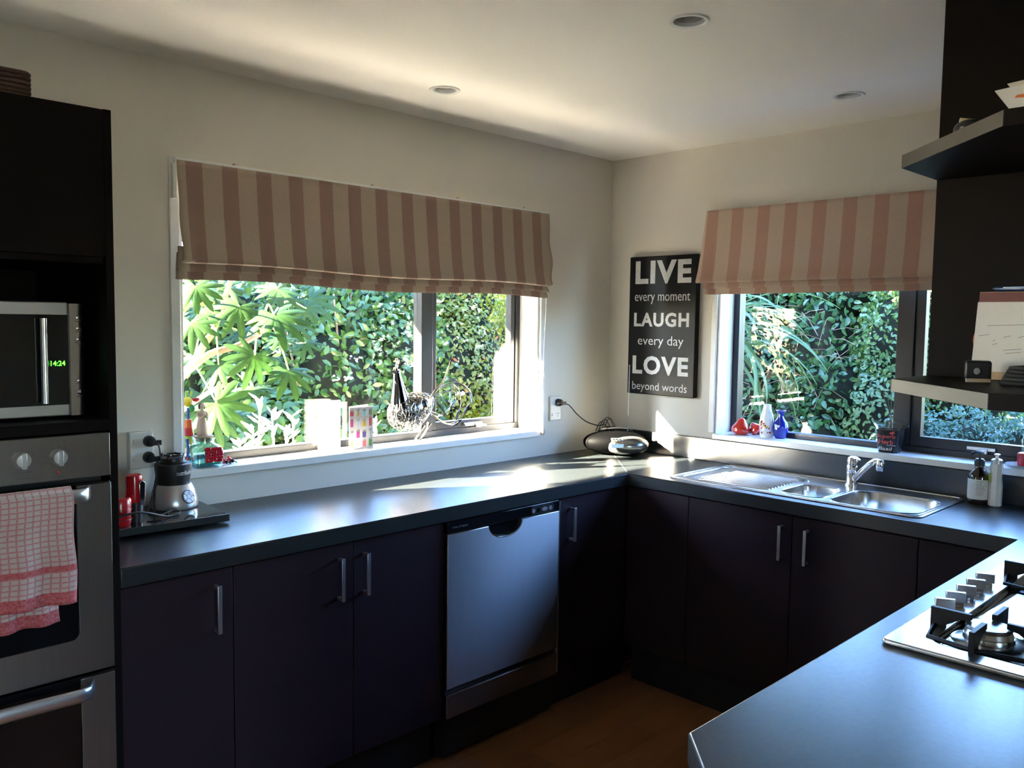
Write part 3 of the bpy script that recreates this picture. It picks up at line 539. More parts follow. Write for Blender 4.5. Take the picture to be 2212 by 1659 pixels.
# ================================================================== base cabinets
FD = -0.560                                                     # plane of the door fronts
def handle_bar(parent, p0, p1, out):
    """square bar handle standing off the door on two legs"""
    m = M(); o = Vector(out); p0 = Vector(p0); p1 = Vector(p1)
    q0, q1 = p0+o*0.028, p1+o*0.028
    t = Vector((o.y, o.x, 0)); t = Vector((abs(t.x), abs(t.y), 0))
    def bx(a, b, h):
        lo = Vector((min(a.x,b.x)-h.x, min(a.y,b.y)-h.y, min(a.z,b.z)-h.z)); hi = Vector((max(a.x,b.x)+h.x, max(a.y,b.y)+h.y, max(a.z,b.z)+h.z)); m.box(lo.x,hi.x,lo.y,hi.y,lo.z,hi.z)
    hh = t*0.006 + Vector((abs(o.x),abs(o.y),0))*0.004
    bx(q0, q1, hh)
    for a, b in ((p0, q0), (p1, q1)):
        s = 0.006 if a.z < (p0.z+p1.z)/2 else -0.006
        bx(a+Vector((0,0,s)), b+Vector((0,0,s)), t*0.005+Vector((0,0,0.005)))
    return m.build('handle', MAT['alu'], parent, bevel=0.001)
def base_left(x0, x1, doors, label, hand):
    c = thing('base_cabinet', label, 'cabinet', ((x0+x1)/2, -0.28, 0), group='base cabinets')
    m = M(); m.box(x0+0.001, x1-0.001, FD+0.02, -0.001, 0.165, CB-0.001); m.build('body', MAT['carc'], c, smooth=0)
    M().box(x0+0.001, (-0.486 if x1 > -0.6 else x1-0.001), -0.500, -0.484, 0.0, 0.165).build('kickboard', MAT['kick'], c, smooth=0)
    for (a, b), hx in zip(doors, hand):
        d = M().box(a+0.0015, b-0.0015, FD, FD+0.018, 0.172, CB-0.006).build('door', MAT['door'], c, bevel=0.0015)
        if hx is not None: handle_bar(d, (hx, FD, 0.697), (hx, FD, 0.833), (0, -1, 0))
base_left(-2.683, -2.370, [(-2.683, -2.370)], 'narrow aubergine base cabinet beside the oven tower', [-2.424])
base_left(-2.370, -1.591, [(-2.370, -1.966), (-1.966, -1.591)], 'aubergine double door cabinet left of the dishwasher', [-2.022, -1.927])
base_left(-0.990, -0.541, [(-0.990, -0.561)], 'aubergine corner cabinet with one handle right of the dishwasher', [-0.930])
def base_right(y0, y1, doors, label, hand, top=CB):
    c = thing('base_cabinet', label, 'cabinet', (-0.28, (y0+y1)/2, 0), group='base cabinets')
    m = M(); m.box(FD+0.02, FD+0.036, y0+0.001, y1-0.001, 0.165, CB-0.001)
    if y1 > -0.6: m.box(FD+0.02, FD+0.036, y1-0.001, -0.45, 0.165, CB-0.001); m.box(-0.030, -0.012, y0+0.001, y1-0.001, 0.165, CB-0.2); m.box(FD+0.036, -0.030, y0+0.001, y1-0.001, 0.165, 0.185)
    m.build('body', MAT['carc'], c, smooth=0)
    M().box(-0.500, -0.484, y0+0.001, y1-0.001, 0.0, 0.165).build('kickboard', MAT['kick'], c, smooth=0)
    for (a, b), hy in zip(doors, hand):
        d = M().box(FD, FD+0.018, a+0.0015, b-0.0015, 0.172, CB-0.006).build('door', MAT['door'], c, bevel=0.0015)
        if hy is not None: handle_bar(d, (FD, hy, 0.702), (FD, hy, 0.832), (-1, 0, 0))
base_right(-0.875, -0.561, [(-0.875, -0.561)], 'plain aubergine filler cabinet in the corner beside the sink doors', [None])
base_right(-1.770, -0.875, [(-1.324, -0.875), (-1.770, -1.324)], 'aubergine double door cabinet under the sink', [-1.287, -1.387])
base_right(-2.062, -1.770, [(-2.062, -1.770)], 'plain aubergine cabinet between the sink doors and the peninsula', [None])
c = thing('peninsula_cabinet', 'dark cabinet carrying the peninsula worktop', 'cabinet', (-1.4, -2.4, 0))
m = M(); m.prism([(-0.02, -2.70), (-0.02, -2.10), (-2.33, -2.10), (-2.68, -2.44), (-2.68, -2.70)], 0.15, CB-0.001); m.build('body', MAT['carc'], c, bevel=0.002)
m = M(); m.prism([(-0.02, -2.62), (-0.02, -2.17), (-2.28, -2.17), (-2.58, -2.46), (-2.58, -2.62)], 0.0, 0.15); m.build('kickboard', MAT['kick'], c, smooth=0)

# ================================================================== dishwasher
dw = thing('dishwasher', 'stainless dishwasher with a black control strip under the worktop', 'dishwasher', (-1.30, -0.29, 0))
DX0, DX1, DY = -1.588, -1.013, -0.577
M().box(DX0+0.004, DX1-0.004, -0.545, -0.02, 0.02, CB-0.004).build('tub', MAT['blackp'], dw, smooth=0)
cx, cz, rr = -1.307, 0.853, 0.086
arc = [(cx+rr*math.cos(a), cz-0.021+ (rr*0.62)*math.sin(a)) for a in [PI+PI*i/18 for i in range(19)]]
poly = [(DX0, 0.278), (DX1, 0.278), (DX1, 0.832)] + arc[::-1] + [(DX0, 0.832)]
m = M(); m.prism(poly, DY, DY+0.03, lambda a, b, c: (a, c, b)); m.build('door', MAT['dwsteel'], dw, bevel=0.002)
M().box(DX0, DX1, DY+0.002, DY+0.03, 0.834, CB-0.002).build('control_panel', MAT['blackg'], dw, bevel=0.002)
m = M(); m.prism([(cx-rr*1.02, 0.834)] + [(cx+rr*1.0*math.cos(a), 0.833+rr*0.60*math.sin(a)) for a in [PI+PI*i/18 for i in range(19)]] + [(cx+rr*1.02, 0.834)], DY+0.020, DY+0.028, lambda a, b, c: (a, c, b)); m.build('handle_recess', MAT['blackg'], dw, smooth=0)
m = M(); m.tube([(a, DY+0.001, b) for a, b in arc], 0.0022, 6); m.build('handle_lip', MAT['chrome'], dw)
M().box(DX0, DX1, DY+0.012, DY+0.03, 0.256, 0.278).build('vent_gap', MAT['blackp'], dw, smooth=0)
M().box(DX0, DX1, DY, DY+0.02, 0.172, 0.256).build('lower_panel', MAT['steelh'], dw, bevel=0.002)
M().box(DX0, DX1, -0.505, -0.49, 0.005, 0.172).build('kick_panel', MAT['steelh'], dw, smooth=0)
M().box(DX1, DX1+0.005, DY, -0.5, 0.18, 0.87).build('edge_trim', MAT['alu'], dw, smooth=0)
m = M(); m.prism(rrect(-1.175, -1.045, 0.838, 0.872, 0.012, 4), DY-0.001, DY+0.004, lambda a, b, c: (a, c, b)); cp = m.build('button_panel', MAT['blackp'], dw, smooth=0)
for bx, bw in ((-1.162, 0.008), (-1.135, 0.008), (-1.100, 0.016), (-1.067, 0.010)):
    m = M(); m.prism([(bx+bw*math.cos(a), 0.853+0.008*math.sin(a)) for a in [2*PI*i/16 for i in range(16)]], DY-0.003, DY, lambda a, b, c: (a, c, b))
    m.build('button', MAT['blackg'] if bx == -1.135 else MAT['silver'], cp, smooth=0)
text('Fisher & Paykel', 'lettering', MAT['alu'], dw, (-1.567, DY+0.0015, 0.848), (1,0,0), (0,0,1), 0.072, 0.010, shear=0.2)

# ================================================================== oven tower
TX0, TX1, TY, TZ = -3.330, -2.684, -0.580, 2.073
tw = thing('oven_tower', 'tall dark cabinet tower holding microwave and oven', 'cabinet', ((TX0+TX1)/2, -0.29, 0))
M().box(TX1-0.019, TX1, TY, -0.001, 0, TZ).build('side_panel', MAT['carc'], tw, bevel=0.001)
M().box(TX0, TX0+0.019, TY, -0.001, 0, TZ).build('side_panel', MAT['carc'], tw, bevel=0.001)
M().box(TX0+0.019, TX1-0.019, TY+0.02, -0.001, TZ-0.020, TZ-0.002).build('top_panel', MAT['carc'], tw, smooth=0)
M().box(TX0+0.021, TX1-0.021, TY-0.004, TY+0.016, 1.715, TZ-0.002).build('cupboard_door', MAT['carc'], tw, bevel=0.0015)
M().box(TX0+0.019, TX1-0.019, TY+0.02, -0.02, 1.700, 1.716).build('shelf', MAT['carc'], tw, smooth=0)
M().box(TX0+0.019, TX1-0.019, TY, -0.02, 1.288, 1.314).build('shelf', MAT['carc'], tw, smooth=0)
M().box(TX0+0.019, TX1-0.019, -0.02, -0.004, 0.1, TZ-0.02).build('back_panel', MAT['carc'], tw, smooth=0)
M().box(TX0+0.019, TX1-0.019, TY+0.06, TY+0.08, 0.0, 0.12).build('kickboard', MAT['kick'], tw, smooth=0)

mwv = thing('microwave', 'silver and black microwave with green clock in the tower niche', 'microwave', (-2.98, -0.3, 1.315))
MX0, MX1, MY, MZ0, MZ1 = -3.245, -2.730, -0.500, 1.322, 1.604
M().box(MX0, MX1-0.006, MY+0.014, -0.12, MZ0, MZ1-0.004).build('case', MAT['silver'], mwv, bevel=0.004)
for fx in (-3.2, -2.8):
    for fy in (-0.44, -0.18): M().lathe([(0, 1.3145), (0.012, 1.3145), (0.012, MZ0+0.002), (0, MZ0-0.0005)], (fx, fy, 0), 10).build('foot', MAT['blackp'], mwv)
dr = M().box(MX0, -2.768, MY+0.002, MY+0.016, MZ0, MZ1).build('door', MAT['silver'], mwv, bevel=0.003)
M().box(MX0+0.02, -2.769, MY-0.001, MY+0.004, 1.350, 1.573).build('door_glass', MAT['blackg'], dr, smooth=0)
m = M(); m.tube([(-2.829, MY-0.022, 1.357), (-2.829, MY-0.022, 1.564)], 0.0085, 12)
for hz in (1.372, 1.549): m.tube([(-2.829, MY-0.022, hz), (-2.829, MY, hz)], 0.004, 8)
m.build('handle', MAT['chrome'], dr)
m = M(); ring = [(-2.766, MY+0.012)] + [(-2.766+0.0, MY-0.004)] + [(-2.748+0.018*math.cos(a), MY+0.008+0.012*math.sin(a)) for a in [-PI/2+PI/2*i/6 for i in range(7)]] + [(-2.730, MY+0.014)]
m.prism(ring, MZ0, MZ1-0.003); pn = m.build('control_strip', MAT['steel'], mwv, smooth=50)
for bz, br_ in ((1.566, 0.0050), (1.540, 0.0050), (1.513, 0.0050), (1.409, 0.0050), (1.381, 0.0080)):
    M().lathe([(0, MY-0.009), (br_*0.75, MY-0.008), (br_, MY-0.004), (br_*1.25, MY-0.003), (br_*1.25, MY+0.0)], (-2.7475, 0, bz), 14, 'y').build('button', MAT['chrome'], pn)
for bz in (1.557, 1.531, 1.504, 1.401, 1.369): M().box(-2.754, -2.741, MY-0.0043, MY-0.0038, bz-0.0008, bz+0.0008).build('button_mark', MAT['ink'], pn, smooth=0)
disp = M().box(-2.812, -2.775, MY-0.0016, MY-0.0008, 1.437, 1.464).build('display', MAT['blackg'], mwv, smooth=0)
text('14:24', 'clock_digits', MAT['led'], disp, (-2.8105, MY-0.0018, 1.447), (1,0,0), (0,0,1), 0.033, 0.0125, bold=0.004, depth=0.0004)

ov = thing('wall_oven', 'stainless double wall oven with two knobs and curved handles', 'oven', (-3.0, -0.3, 0.2))
OX0, OX1, OY = -3.304, -2.709, -0.598
M().box(OX0+0.01, OX1-0.01, -0.56, -0.06, 0.15, 1.28).build('oven_body', MAT['blackp'], ov, smooth=0)
fp = M().box(OX0, OX1, OY, OY+0.022, 1.178, 1.284).build('control_panel', MAT['steelh'], ov, bevel=0.0015)
for kx, kz in ((-2.905, 1.235), (-2.827, 1.235), (-3.10, 1.235), (-3.18, 1.235)):
    kb = M().lathe([(0, OY-0.018), (0.015, OY-0.017), (0.0175, OY-0.012), (0.019, OY-0.001), (0.0195, OY)], (kx, 0, kz), 24, 'y').build('knob', MAT['silver'], fp, smooth=40)
    M().box(kx-0.0045, kx+0.0045, OY-0.026, OY-0.015, kz-0.0185, kz+0.0185).build('grip', MAT['alu'], kb, bevel=0.001)
M().ball((-2.829, OY-0.001, 1.199), 0.0032, nu=10, nv=6).build('indicator_lamp', MAT['red'], fp)
m = M()
for bx, bz, bw in ((-2.905, 1.206, 0.040), (-2.905, 1.192, 0.026), (-2.829, 1.187, 0.028)): m.box(bx-bw/2, bx+bw/2, OY-0.0006, OY, bz-0.0009, bz+0.0009)
for k in range(7):
    a = PI*0.15+PI*1.0*k/6
    for kx in (-2.905, -2.827): m.box(kx+0.027*math.cos(a)-0.003, kx+0.027*math.cos(a)+0.003, OY-0.0006, OY, 1.235+0.024*math.sin(a)-0.0006, 1.235+0.024*math.sin(a)+0.0006)
m.build('markings', MAT['ink'], fp, smooth=0)['kind'] = 'stuff'
def oven_door(z0, z1, hz):
    d = thing_part = M().box(OX0, OX1, OY+0.004, OY+0.024, z0, z1).build('door', MAT['blackg'], ov, bevel=0.002)
    fr = plate([(OX0, z0), (OX1, z0), (OX1, z1), (OX0, z1)], [rrect(OX0+0.082, OX1-0.082, z0+0.088, z1+0.05, 0.018, 4)] if False else [], 0, 1) if False else M()
    # steel U-shaped surround with rounded inner corners
    r = 0.018; xi0, xi1, zi = OX0+0.080, OX1-0.080, z0+0.088
    inner = [(xi1, z1-0.004)] + [(xi1-r+r*math.cos(a), zi+r+r*math.sin(a)) for a in [0-PI/2*i/5 for i in range(6)]] + [(xi0+r+r*math.cos(a), zi+r+r*math.sin(a)) for a in [-PI/2-PI/2*i/5 for i in range(6)]] + [(xi0, z1-0.004)]
    poly = [(OX0, z1-0.004), (OX0, z0), (OX1, z0), (OX1, z1-0.004)] + inner
    fr.prism(poly, OY-0.002, OY+0.006, lambda a, b, c: (a, c, b)); fr.build('surround', MAT['steelh'], d, bevel=0.001)
    m = M(); n = 24; pts = []
    for i in range(n+1):
        f = i/n; x = (OX0+0.045)+(OX1-OX0-0.095)*f; e = min(f, 1-f)
        out = 0.044*min(1.0, (e/0.06))**0.5 if e < 0.06 else 0.044+0.004*math.sin(PI*f)
        pts.append((x, OY-0.002-out, hz+0.006*math.sin(PI*f)))
    rings = [[(p[0]+0.0, p[1]+0.008*math.cos(a), p[2]+0.0175*math.sin(a)) for a in [2*PI*k/14 for k in range(14)]] for p in pts]
    m.loft(rings); hd = m.build('handle', MAT['alu'], d, smooth=50)
    return d, hd
d1, hd1 = oven_door(0.692, 1.164, 1.142)
d2, hd2 = oven_door(0.205, 0.683, 0.655)
text('Typical', 'lettering', MAT['ink'], hd1, (-2.815, OY-0.0515, 1.137), (1,0,0), (0,0,1), 0.020, 0.006, depth=0.001)

# ---- tea towel over the upper handle
tt = thing('tea_towel', 'red and white checked tea towel folded over the upper oven handle', 'towel', (-2.98, -0.66, 0.90))
def towel_sheet(x0, x1, zb, zt, y, vz, name, ph):
    nx, nz = 44, 30; me = bpy.data.meshes.new(name); vv = []; uu = []
    hy = OY-0.002-0.047
    prof = [(y-0.004, zb+(zt-zb)*i/nz) for i in range(nz+1)] + [(hy-0.010+0.0*i, zt+0.006+0.0*i) for i in range(0)]
    for i in range(nx+1):
        f = i/nx; x = x0+(x1-x0)*f
        for j, (yy, z) in enumerate(prof):
            k = 1-j/nz
            dy = k*(0.007*math.sin(11*f*2.2+ph)+0.004*math.sin(31*f+ph*2)) - 0.006*k
            vv.append((x+0.004*k*math.sin(7*f+ph)+0.002*math.sin(z*40), yy+dy, z+0.006*k*math.sin(3*f+ph)-0.012*k*(1-f))); uu.append((x+3.4, z-zb))
    fs = [(i*(nz+1)+j, (i+1)*(nz+1)+j, (i+1)*(nz+1)+j+1, i*(nz+1)+j+1) for i in range(nx) for j in range(nz)]
    me.from_pydata([tuple(Vector(v)-OFF[tt.name]) for v in vv], [], fs)
    ul = me.uv_layers.new(name='UVMap')
    for l in me.loops: ul.data[l.index].uv = uu[l.vertex_index]
    o = link(name, me, MAT['towel'], tt, smooth=80); o.modifiers.new('thick', 'SOLIDIFY').thickness = 0.002
hyc = OY-0.002-0.047
towel_sheet(-3.19, -2.818, 0.900, 1.160, hyc-0.013, 0, 'front_fold', 0.4)
towel_sheet(-3.17, -2.848, 0.856, 1.158, hyc+0.012, 0, 'back_fold', 1.7)
m = M(); pr = [(hyc-0.015, 1.150)] + [(hyc-0.002+0.0145*math.cos(a), 1.150+0.022*math.sin(a)) for a in [PI-PI*i/8 for i in range(9)]]
m.loft([[(x, q[0], q[1]) for q in pr] for x in (-3.18, -3.0, -2.818)], False, False)
m.f = [f for f in m.f if not (max(i % len(pr) for i in f)-min(i % len(pr) for i in f) > 2)]
me = m.mesh('top_fold', OFF[tt.name]); ul = me.uv_layers.new(name='UVMap')
for l in me.loops: c_ = me.vertices[l.vertex_index].co; ul.data[l.index].uv = (c_.x+0.42, 0.26+c_.y)
o = link('top_fold', me, MAT['towel'], tt, smooth=80); o.modifiers.new('thick', 'SOLIDIFY').thickness = 0.002

# ---- woven box on the tower
bk = thing('woven_box', 'dark brown woven box on top of the oven tower', 'box', (-3.04, -0.44, TZ))
for i in range(6):
    z = TZ+0.005+i*0.0105
    M().tube([(a, b, z) for a, b in rrect(-3.235, -2.850, -0.545, -0.33, 0.02, 4)], 0.0058, 7, closed=True).build('woven_strand', MAT['rattan'], bk)
M().box(-3.23, -2.855, -0.54, -0.335, TZ+0.001, TZ+0.055).build('lining', MAT['rattan'], bk, smooth=0)

# ================================================================== power points
def outlet(name, x, z, label, w=0.075, h=0.118, d=0.012):
    t = thing(name, label, 'socket', (x, 0, z), group='double wall sockets')
    pl_ = M().box(x-w/2, x+w/2, -d, -0.001, z-h/2, z+h/2).build('face_plate', MAT['plug'], t, bevel=0.003)
    for k in (-1, 1):
        M().box(x-w*0.36, x-w*0.12, -d-0.004, -d, z+k*h*0.25-0.006, z+k*h*0.25+0.006).build('switch', MAT['plug'], t, bevel=0.001)
        for a, (px, pz) in ((0.5, (-0.006, 0.005)), (-0.5, (0.006, 0.005)), (0, (0, -0.008))):
            M().obox((x+w*0.18+px, -d-0.0002, z+k*h*0.25+pz), 0.0010, 0.0004, 0.0042, Matrix.Rotation(a, 3, 'Y')).build('pin_slot', MAT['ink'], t, smooth=0)
    return t
def plug_on(x, z, y0, label, pts, r=0.0030):
    t = thing('power_plug', label, 'plug', (x, y0, z))
    M().lathe([(0, y0-0.030), (0.010, y0-0.030), (0.016, y0-0.022), (0.0185, y0-0.008), (0.0185, y0)], (x, 0, z), 16, 'y').build('plug_body', MAT['blackp'], t)
    M().obox((x+0.014, y0-0.026, z-0.004), 0.016, 0.006, 0.008).build('strain_relief', MAT['blackp'], t, bevel=0.002)
    M().tube(pts, r, 7).build('cable', MAT['rubber'], t)
    return t
def smooth_path(pts, n=6):
    P = [Vector(p) for p in pts]; out = []
    for i in range(len(P)-1):
        a, b, c, d = P[max(0,i-1)], P[i], P[i+1], P[min(len(P)-1,i+2)]
        for k in range(n):
            t = k/n; out.append(0.5*((2*b)+(c-a)*t+(2*a-5*b+4*c-d)*t*t+(3*b-3*c+d-a)*t**3))
    return out + [P[-1]]
outlet('wall_socket', -0.420, 1.154, 'white double wall socket beside the right end of the long window')
plug_on(-0.408, 1.183, -0.012, 'black plug in the right wall socket with cable to the radio', smooth_path([(-0.395, -0.036, 1.180), (-0.36, -0.045, 1.168), (-0.32, -0.06, 1.125), (-0.27, -0.08, 1.085), (-0.225, -0.115, 1.066), (-0.19, -0.125, 1.070)]))
outlet('wall_socket', -2.412, 1.144, 'white double wall socket between the oven tower and the long window', d=0.030)
plug_on(-2.390, 1.172, -0.030, 'black plug in the upper half of the left wall socket', smooth_path([(-2.372, -0.06, 1.166), (-2.368, -0.066, 1.14), (-2.372, -0.075, 1.09), (-2.40, -0.10, 1.02), (-2.425, -0.16, 0.968), (-2.40, -0.20, 0.964)]), 0.0032)
plug_on(-2.392, 1.120, -0.030, 'black plug in the lower half of the left wall socket', smooth_path([(-2.374, -0.06, 1.114), (-2.388, -0.08, 1.06), (-2.42, -0.12, 1.0), (-2.46, -0.19, 0.975), (-2.44, -0.225, 0.970), (-2.385, -0.20, 0.974), (-2.372, -0.215, 0.966), (-2.42, -0.235, 0.966), (-2.52, -0.275, 1.0), (-2.60, -0.28, 0.99)]), 0.0032)

# ================================================================== granite board and what stands on it
BZ = 0.961
gb = thing('granite_board', 'polished black granite board on small feet beside the oven tower', 'board', (-2.45, -0.17, CT))
m = M(); m.prism([(-2.668, -0.286), (-2.252, -0.306), (-2.236, -0.030), (-2.655, -0.012)], 0.938, BZ); m.build('slab', MAT['granite'], gb, bevel=0.0025)
for fx, fy in ((-2.63, -0.26), (-2.28, -0.27), (-2.27, -0.06), (-2.63, -0.05)): M().lathe([(0, CT), (0.012, CT), (0.012, 0.938), (0, 0.938)], (fx, fy, 0), 12).build('foot', MAT['rubber'], gb)
BC = (-2.338, -0.092)
bd = thing('blender', 'blender base with a silver foot, black cup collar and round keypad', 'blender', (BC[0], BC[1], BZ))
M().lathe([(0.0, BZ), (0.070, BZ), (0.0745, BZ+0.004), (0.0765, BZ+0.014), (0.0735, BZ+0.030), (0.066, BZ+0.052), (0.058, BZ+0.070), (0.054, BZ+0.076), (0, BZ+0.076)], (*BC, 0), 36).build('foot', MAT['silver'], bd)
M().lathe([(0, BZ+0.070), (0.0475, BZ+0.070), (0.053, BZ+0.10), (0.0575, BZ+0.136), (0.0575, BZ+0.141), (0.054, BZ+0.143), (0.0, BZ+0.143)], (*BC, 0), 36).build('cup_collar', MAT['blackp'], bd)
z = BZ+0.143
bl_ = M().lathe([(0, z), (0.040, z), (0.042, z+0.004), (0.036, z+0.008), (0.036, z+0.016), (0.030, z+0.018), (0, z+0.018)], (*BC, 0), 24).build('blade_hub', MAT['blackp'], bd)
for k in range(4):
    a = 0.5+k*PI/2; M().tube([(BC[0]+0.034*math.cos(a+q*0.5), BC[1]+0.034*math.sin(a+q*0.5), z+0.008+0.020*math.sin(q*PI*0.55)) for q in (0, 0.3, 0.6, 1.0)], 0.0052, 6, flat=0.5).build('lug', MAT['blackp'], bl_)
M().tube([(BC[0]+0.026*math.cos(a), BC[1]+0.026*math.sin(a), z+0.026) for a in [2*PI*i/20 for i in range(20)]], 0.0034, 6, closed=True).build('coupling_ring', MAT['blackp'], bl_)
# keypad on the side facing the room
ka = math.radians(-74)
kd = Vector((math.cos(ka), math.sin(ka), 0)); kn = (kd + Vector((0,0,0.42))).normalized(); ku = Vector((-kd.y, kd.x, 0)); kv = kn.cross(ku)
kc = Vector((BC[0], BC[1], BZ+0.040)) + kd*0.0705
def disc(r0_, r1_, a0=0, a1=2*PI, lift=0.0, n=24):
    m = M(); P = lambda r, a, l: kc + ku*(r*math.cos(a)) + kv*(r*math.sin(a)) + kn*l
    rings = [[P(r0_, a0+(a1-a0)*i/n, lift), P(r1_, a0+(a1-a0)*i/n, lift), P(r1_, a0+(a1-a0)*i/n, lift-0.004), P(r0_, a0+(a1-a0)*i/n, lift-0.004)] for i in range(n+1)]
    return m.loft(rings, True, True)
kp = disc(0.0, 0.0225, lift=0.001).build('keypad', MAT['ink'], bd)
for k in range(5): disc(0.0085, 0.0195, k*2*PI/5+0.08, (k+1)*2*PI/5-0.08, 0.0026, 6).build('key', MAT['silver'], kp, smooth=0)
disc(0.0, 0.0072, lift=0.0026).build('key', MAT['silver'], kp, smooth=0)
def wrapb(cx_, cy_, rad, a_mid, span, z0, hh):
    return lambda x, y, d: (cx_+(rad(z0+y*hh)+d)*math.cos(a_mid+(x-0.5)*span), cy_+(rad(z0+y*hh)+d)*math.sin(a_mid+(x-0.5)*span), z0+y*hh)
cr = lambda zz: 0.0475+(zz-(BZ+0.070))/(0.066)*0.0100+0.0004
text('nutribullet', 'lettering', MAT['plug'], bd, (0,0,0), (1,0,0), (0,0,1), 1, 1, bold=0.006, depth=0.0006, wrap=wrapb(*BC, cr, math.radians(-70), 1.12, BZ+0.108, 0.0150))

hm = thing('hand_mixer', 'red hand mixer with a chrome insert standing on the granite board', 'mixer', (-2.535, -0.235, BZ))
M().lathe([(0, BZ+0.060), (0.022, BZ+0.060), (0.0235, BZ+0.075), (0.0245, BZ+0.125), (0.022, BZ+0.139), (0.014, BZ+0.144), (0, BZ+0.144)], (-2.508, -0.215, 0), 24).build('handle_body', MAT['red'], hm)
M().lathe([(0, BZ), (0.019, BZ), (0.020, BZ+0.02), (0.021, BZ+0.060), (0, BZ+0.060)], (-2.503, -0.213, 0), 20).build('grip', MAT['blackp'], hm)
m = M(); m.prism([(-0.010, 0.052), (0.010, 0.052), (0.013, 0.118), (0.0, 0.126), (-0.013, 0.118)], 0.0, 0.006, lambda a, b, c: (-2.494+a*0.75, -0.2335-c-0.002+a*0.18, BZ+b)); m.build('chrome_insert', MAT['chrome'], hm, bevel=0.001)
M().lathe([(0, BZ), (0.027, BZ), (0.030, BZ+0.006), (0.031, BZ+0.04), (0.0325, BZ+0.075), (0.028, BZ+0.082), (0, BZ+0.083)], (-2.556, -0.232, 0), 24).build('motor_housing', MAT['red'], hm)
for k in range(4): M().tube([(-2.556+0.0325*math.cos(a), -0.232+0.0325*math.sin(a), BZ+0.018+k*0.014) for a in [2*PI*i/24 for i in range(24)]], 0.0008, 4, closed=True).build('ring_line', MAT['blackp'], hm)
sj = thing('storage_jar', 'clear storage jar with a black lid tucked behind the oven tower', 'jar', (-2.600, -0.10, BZ))
M().lathe([(0, BZ+0.001), (0.040, BZ+0.001), (0.043, BZ+0.006), (0.043, BZ+0.145), (0.038, BZ+0.155), (0.036, BZ+0.155), (0.0405, BZ+0.143), (0.0405, BZ+0.008), (0, BZ+0.006)], (-2.585, -0.10, 0), 24).build('glass_body', MAT['clear'], sj)
M().lathe([(0, BZ+0.155), (0.043, BZ+0.155), (0.043, BZ+0.165), (0.020, BZ+0.190), (0, BZ+0.192)], (-2.585, -0.10, 0), 24).build('lid', MAT['blackp'], sj)

# ================================================================== things on the long sill
jx, jy = -2.172, 0.042
jr = thing('cork_jar', 'square aqua glass jar with cork lid and painted red roses', 'jar', (jx, jy, SZ))
def sq(c, w, z, r): return [(c[0]+a, c[1]+b, z) for a, b in rrect(-w, w, -w, w, r, 4)]
J = (jx, jy)
m = M(); m.loft([sq(J, 0.046, SZ+0.001, 0.012), sq(J, 0.050, SZ+0.006, 0.014), sq(J, 0.050, SZ+0.060, 0.016), sq(J, 0.044, SZ+0.076, 0.030), sq(J, 0.034, SZ+0.082, 0.0335), sq(J, 0.033, SZ+0.092, 0.0325), sq(J, 0.037, SZ+0.096, 0.0365), sq(J, 0.037, SZ+0.101, 0.0365), sq(J, 0.029, SZ+0.101, 0.0285), sq(J, 0.029, SZ+0.083, 0.0285), sq(J, 0.041, SZ+0.072, 0.026), sq(J, 0.046, SZ+0.058, 0.013), sq(J, 0.046, SZ+0.010, 0.011)], True, True)
m.build('glass_body', MAT['jar'], jr)
m = M(); m.loft([sq(J, 0.045, SZ+0.0095, 0.011), sq(J, 0.045, SZ+0.018, 0.011)]); m.build('aqua_base', MAT['aqua'], jr)
M().lathe([(0, SZ+0.088), (0.028, SZ+0.088), (0.0285, SZ+0.102), (0.032, SZ+0.102), (0.032, SZ+0.107), (0, SZ+0.107)], (*J, 0), 24).build('cork_lid', MAT['cork'], jr)
pe = M(); random.seed(3)
for k in range(30):
    pe.ball((jx-0.014+0.0094*(k % 6)+0.004*random.random(), jy-0.0508, SZ+0.024+0.0095*(k//6)+0.003*random.random()), 0.0080+0.003*random.random(), 0.0022, 0.0078, 10, 6)
pe.build('painted_roses', MAT['petal'], jr)
m = M()
for q in ((-0.018, 0.022), (-0.014, 0.028)): m.ball((jx+q[0], jy-0.0515, SZ+q[1]), 0.003, 0.001, 0.008, 8, 6, Matrix.Rotation(0.5, 3, 'Y'))
m.build('painted_leaves', MAT['greenb'], jr)
fg = thing('figurine', 'cream carved figurine with crossed arms standing on the cork jar', 'figurine', (jx-0.004, jy, SZ+0.107))
fx, fy, fz = jx-0.006, jy, SZ+0.107
def orings(data): return [[(fx+a+rx*math.cos(t), fy+ry*math.sin(t), fz+z) for t in [2*PI*k/18 for k in range(18)]] for z, rx, ry, a in data]
m = M(); m.loft(orings([(0, 0.016, 0.013, 0), (0.003, 0.019, 0.015, 0), (0.022, 0.0205, 0.016, 0), (0.045, 0.0165, 0.013, 0), (0.066, 0.0125, 0.010, 0), (0.076, 0.0135, 0.010, 0), (0.083, 0.0130, 0.009, 0), (0.088, 0.0060, 0.006, 0), (0.094, 0.0050, 0.005, 0)]))
m.build('body', MAT['bisque'], fg)
for s_ in (-1, 1): M().tube([(fx+s_*0.013, fy, fz+0.083), (fx+s_*0.0175, fy-0.003, fz+0.070), (fx+s_*0.011, fy-0.011, fz+0.064), (fx-s_*0.006, fy-0.0125, fz+0.078)], [0.0042, 0.0042, 0.0038, 0.003], 8).build('arm', MAT['bisque'], fg)
M().ball((fx, fy-0.001, fz+0.1035), 0.0085, 0.0085, 0.0105, 14, 10).build('head', MAT['bisque'], fg)
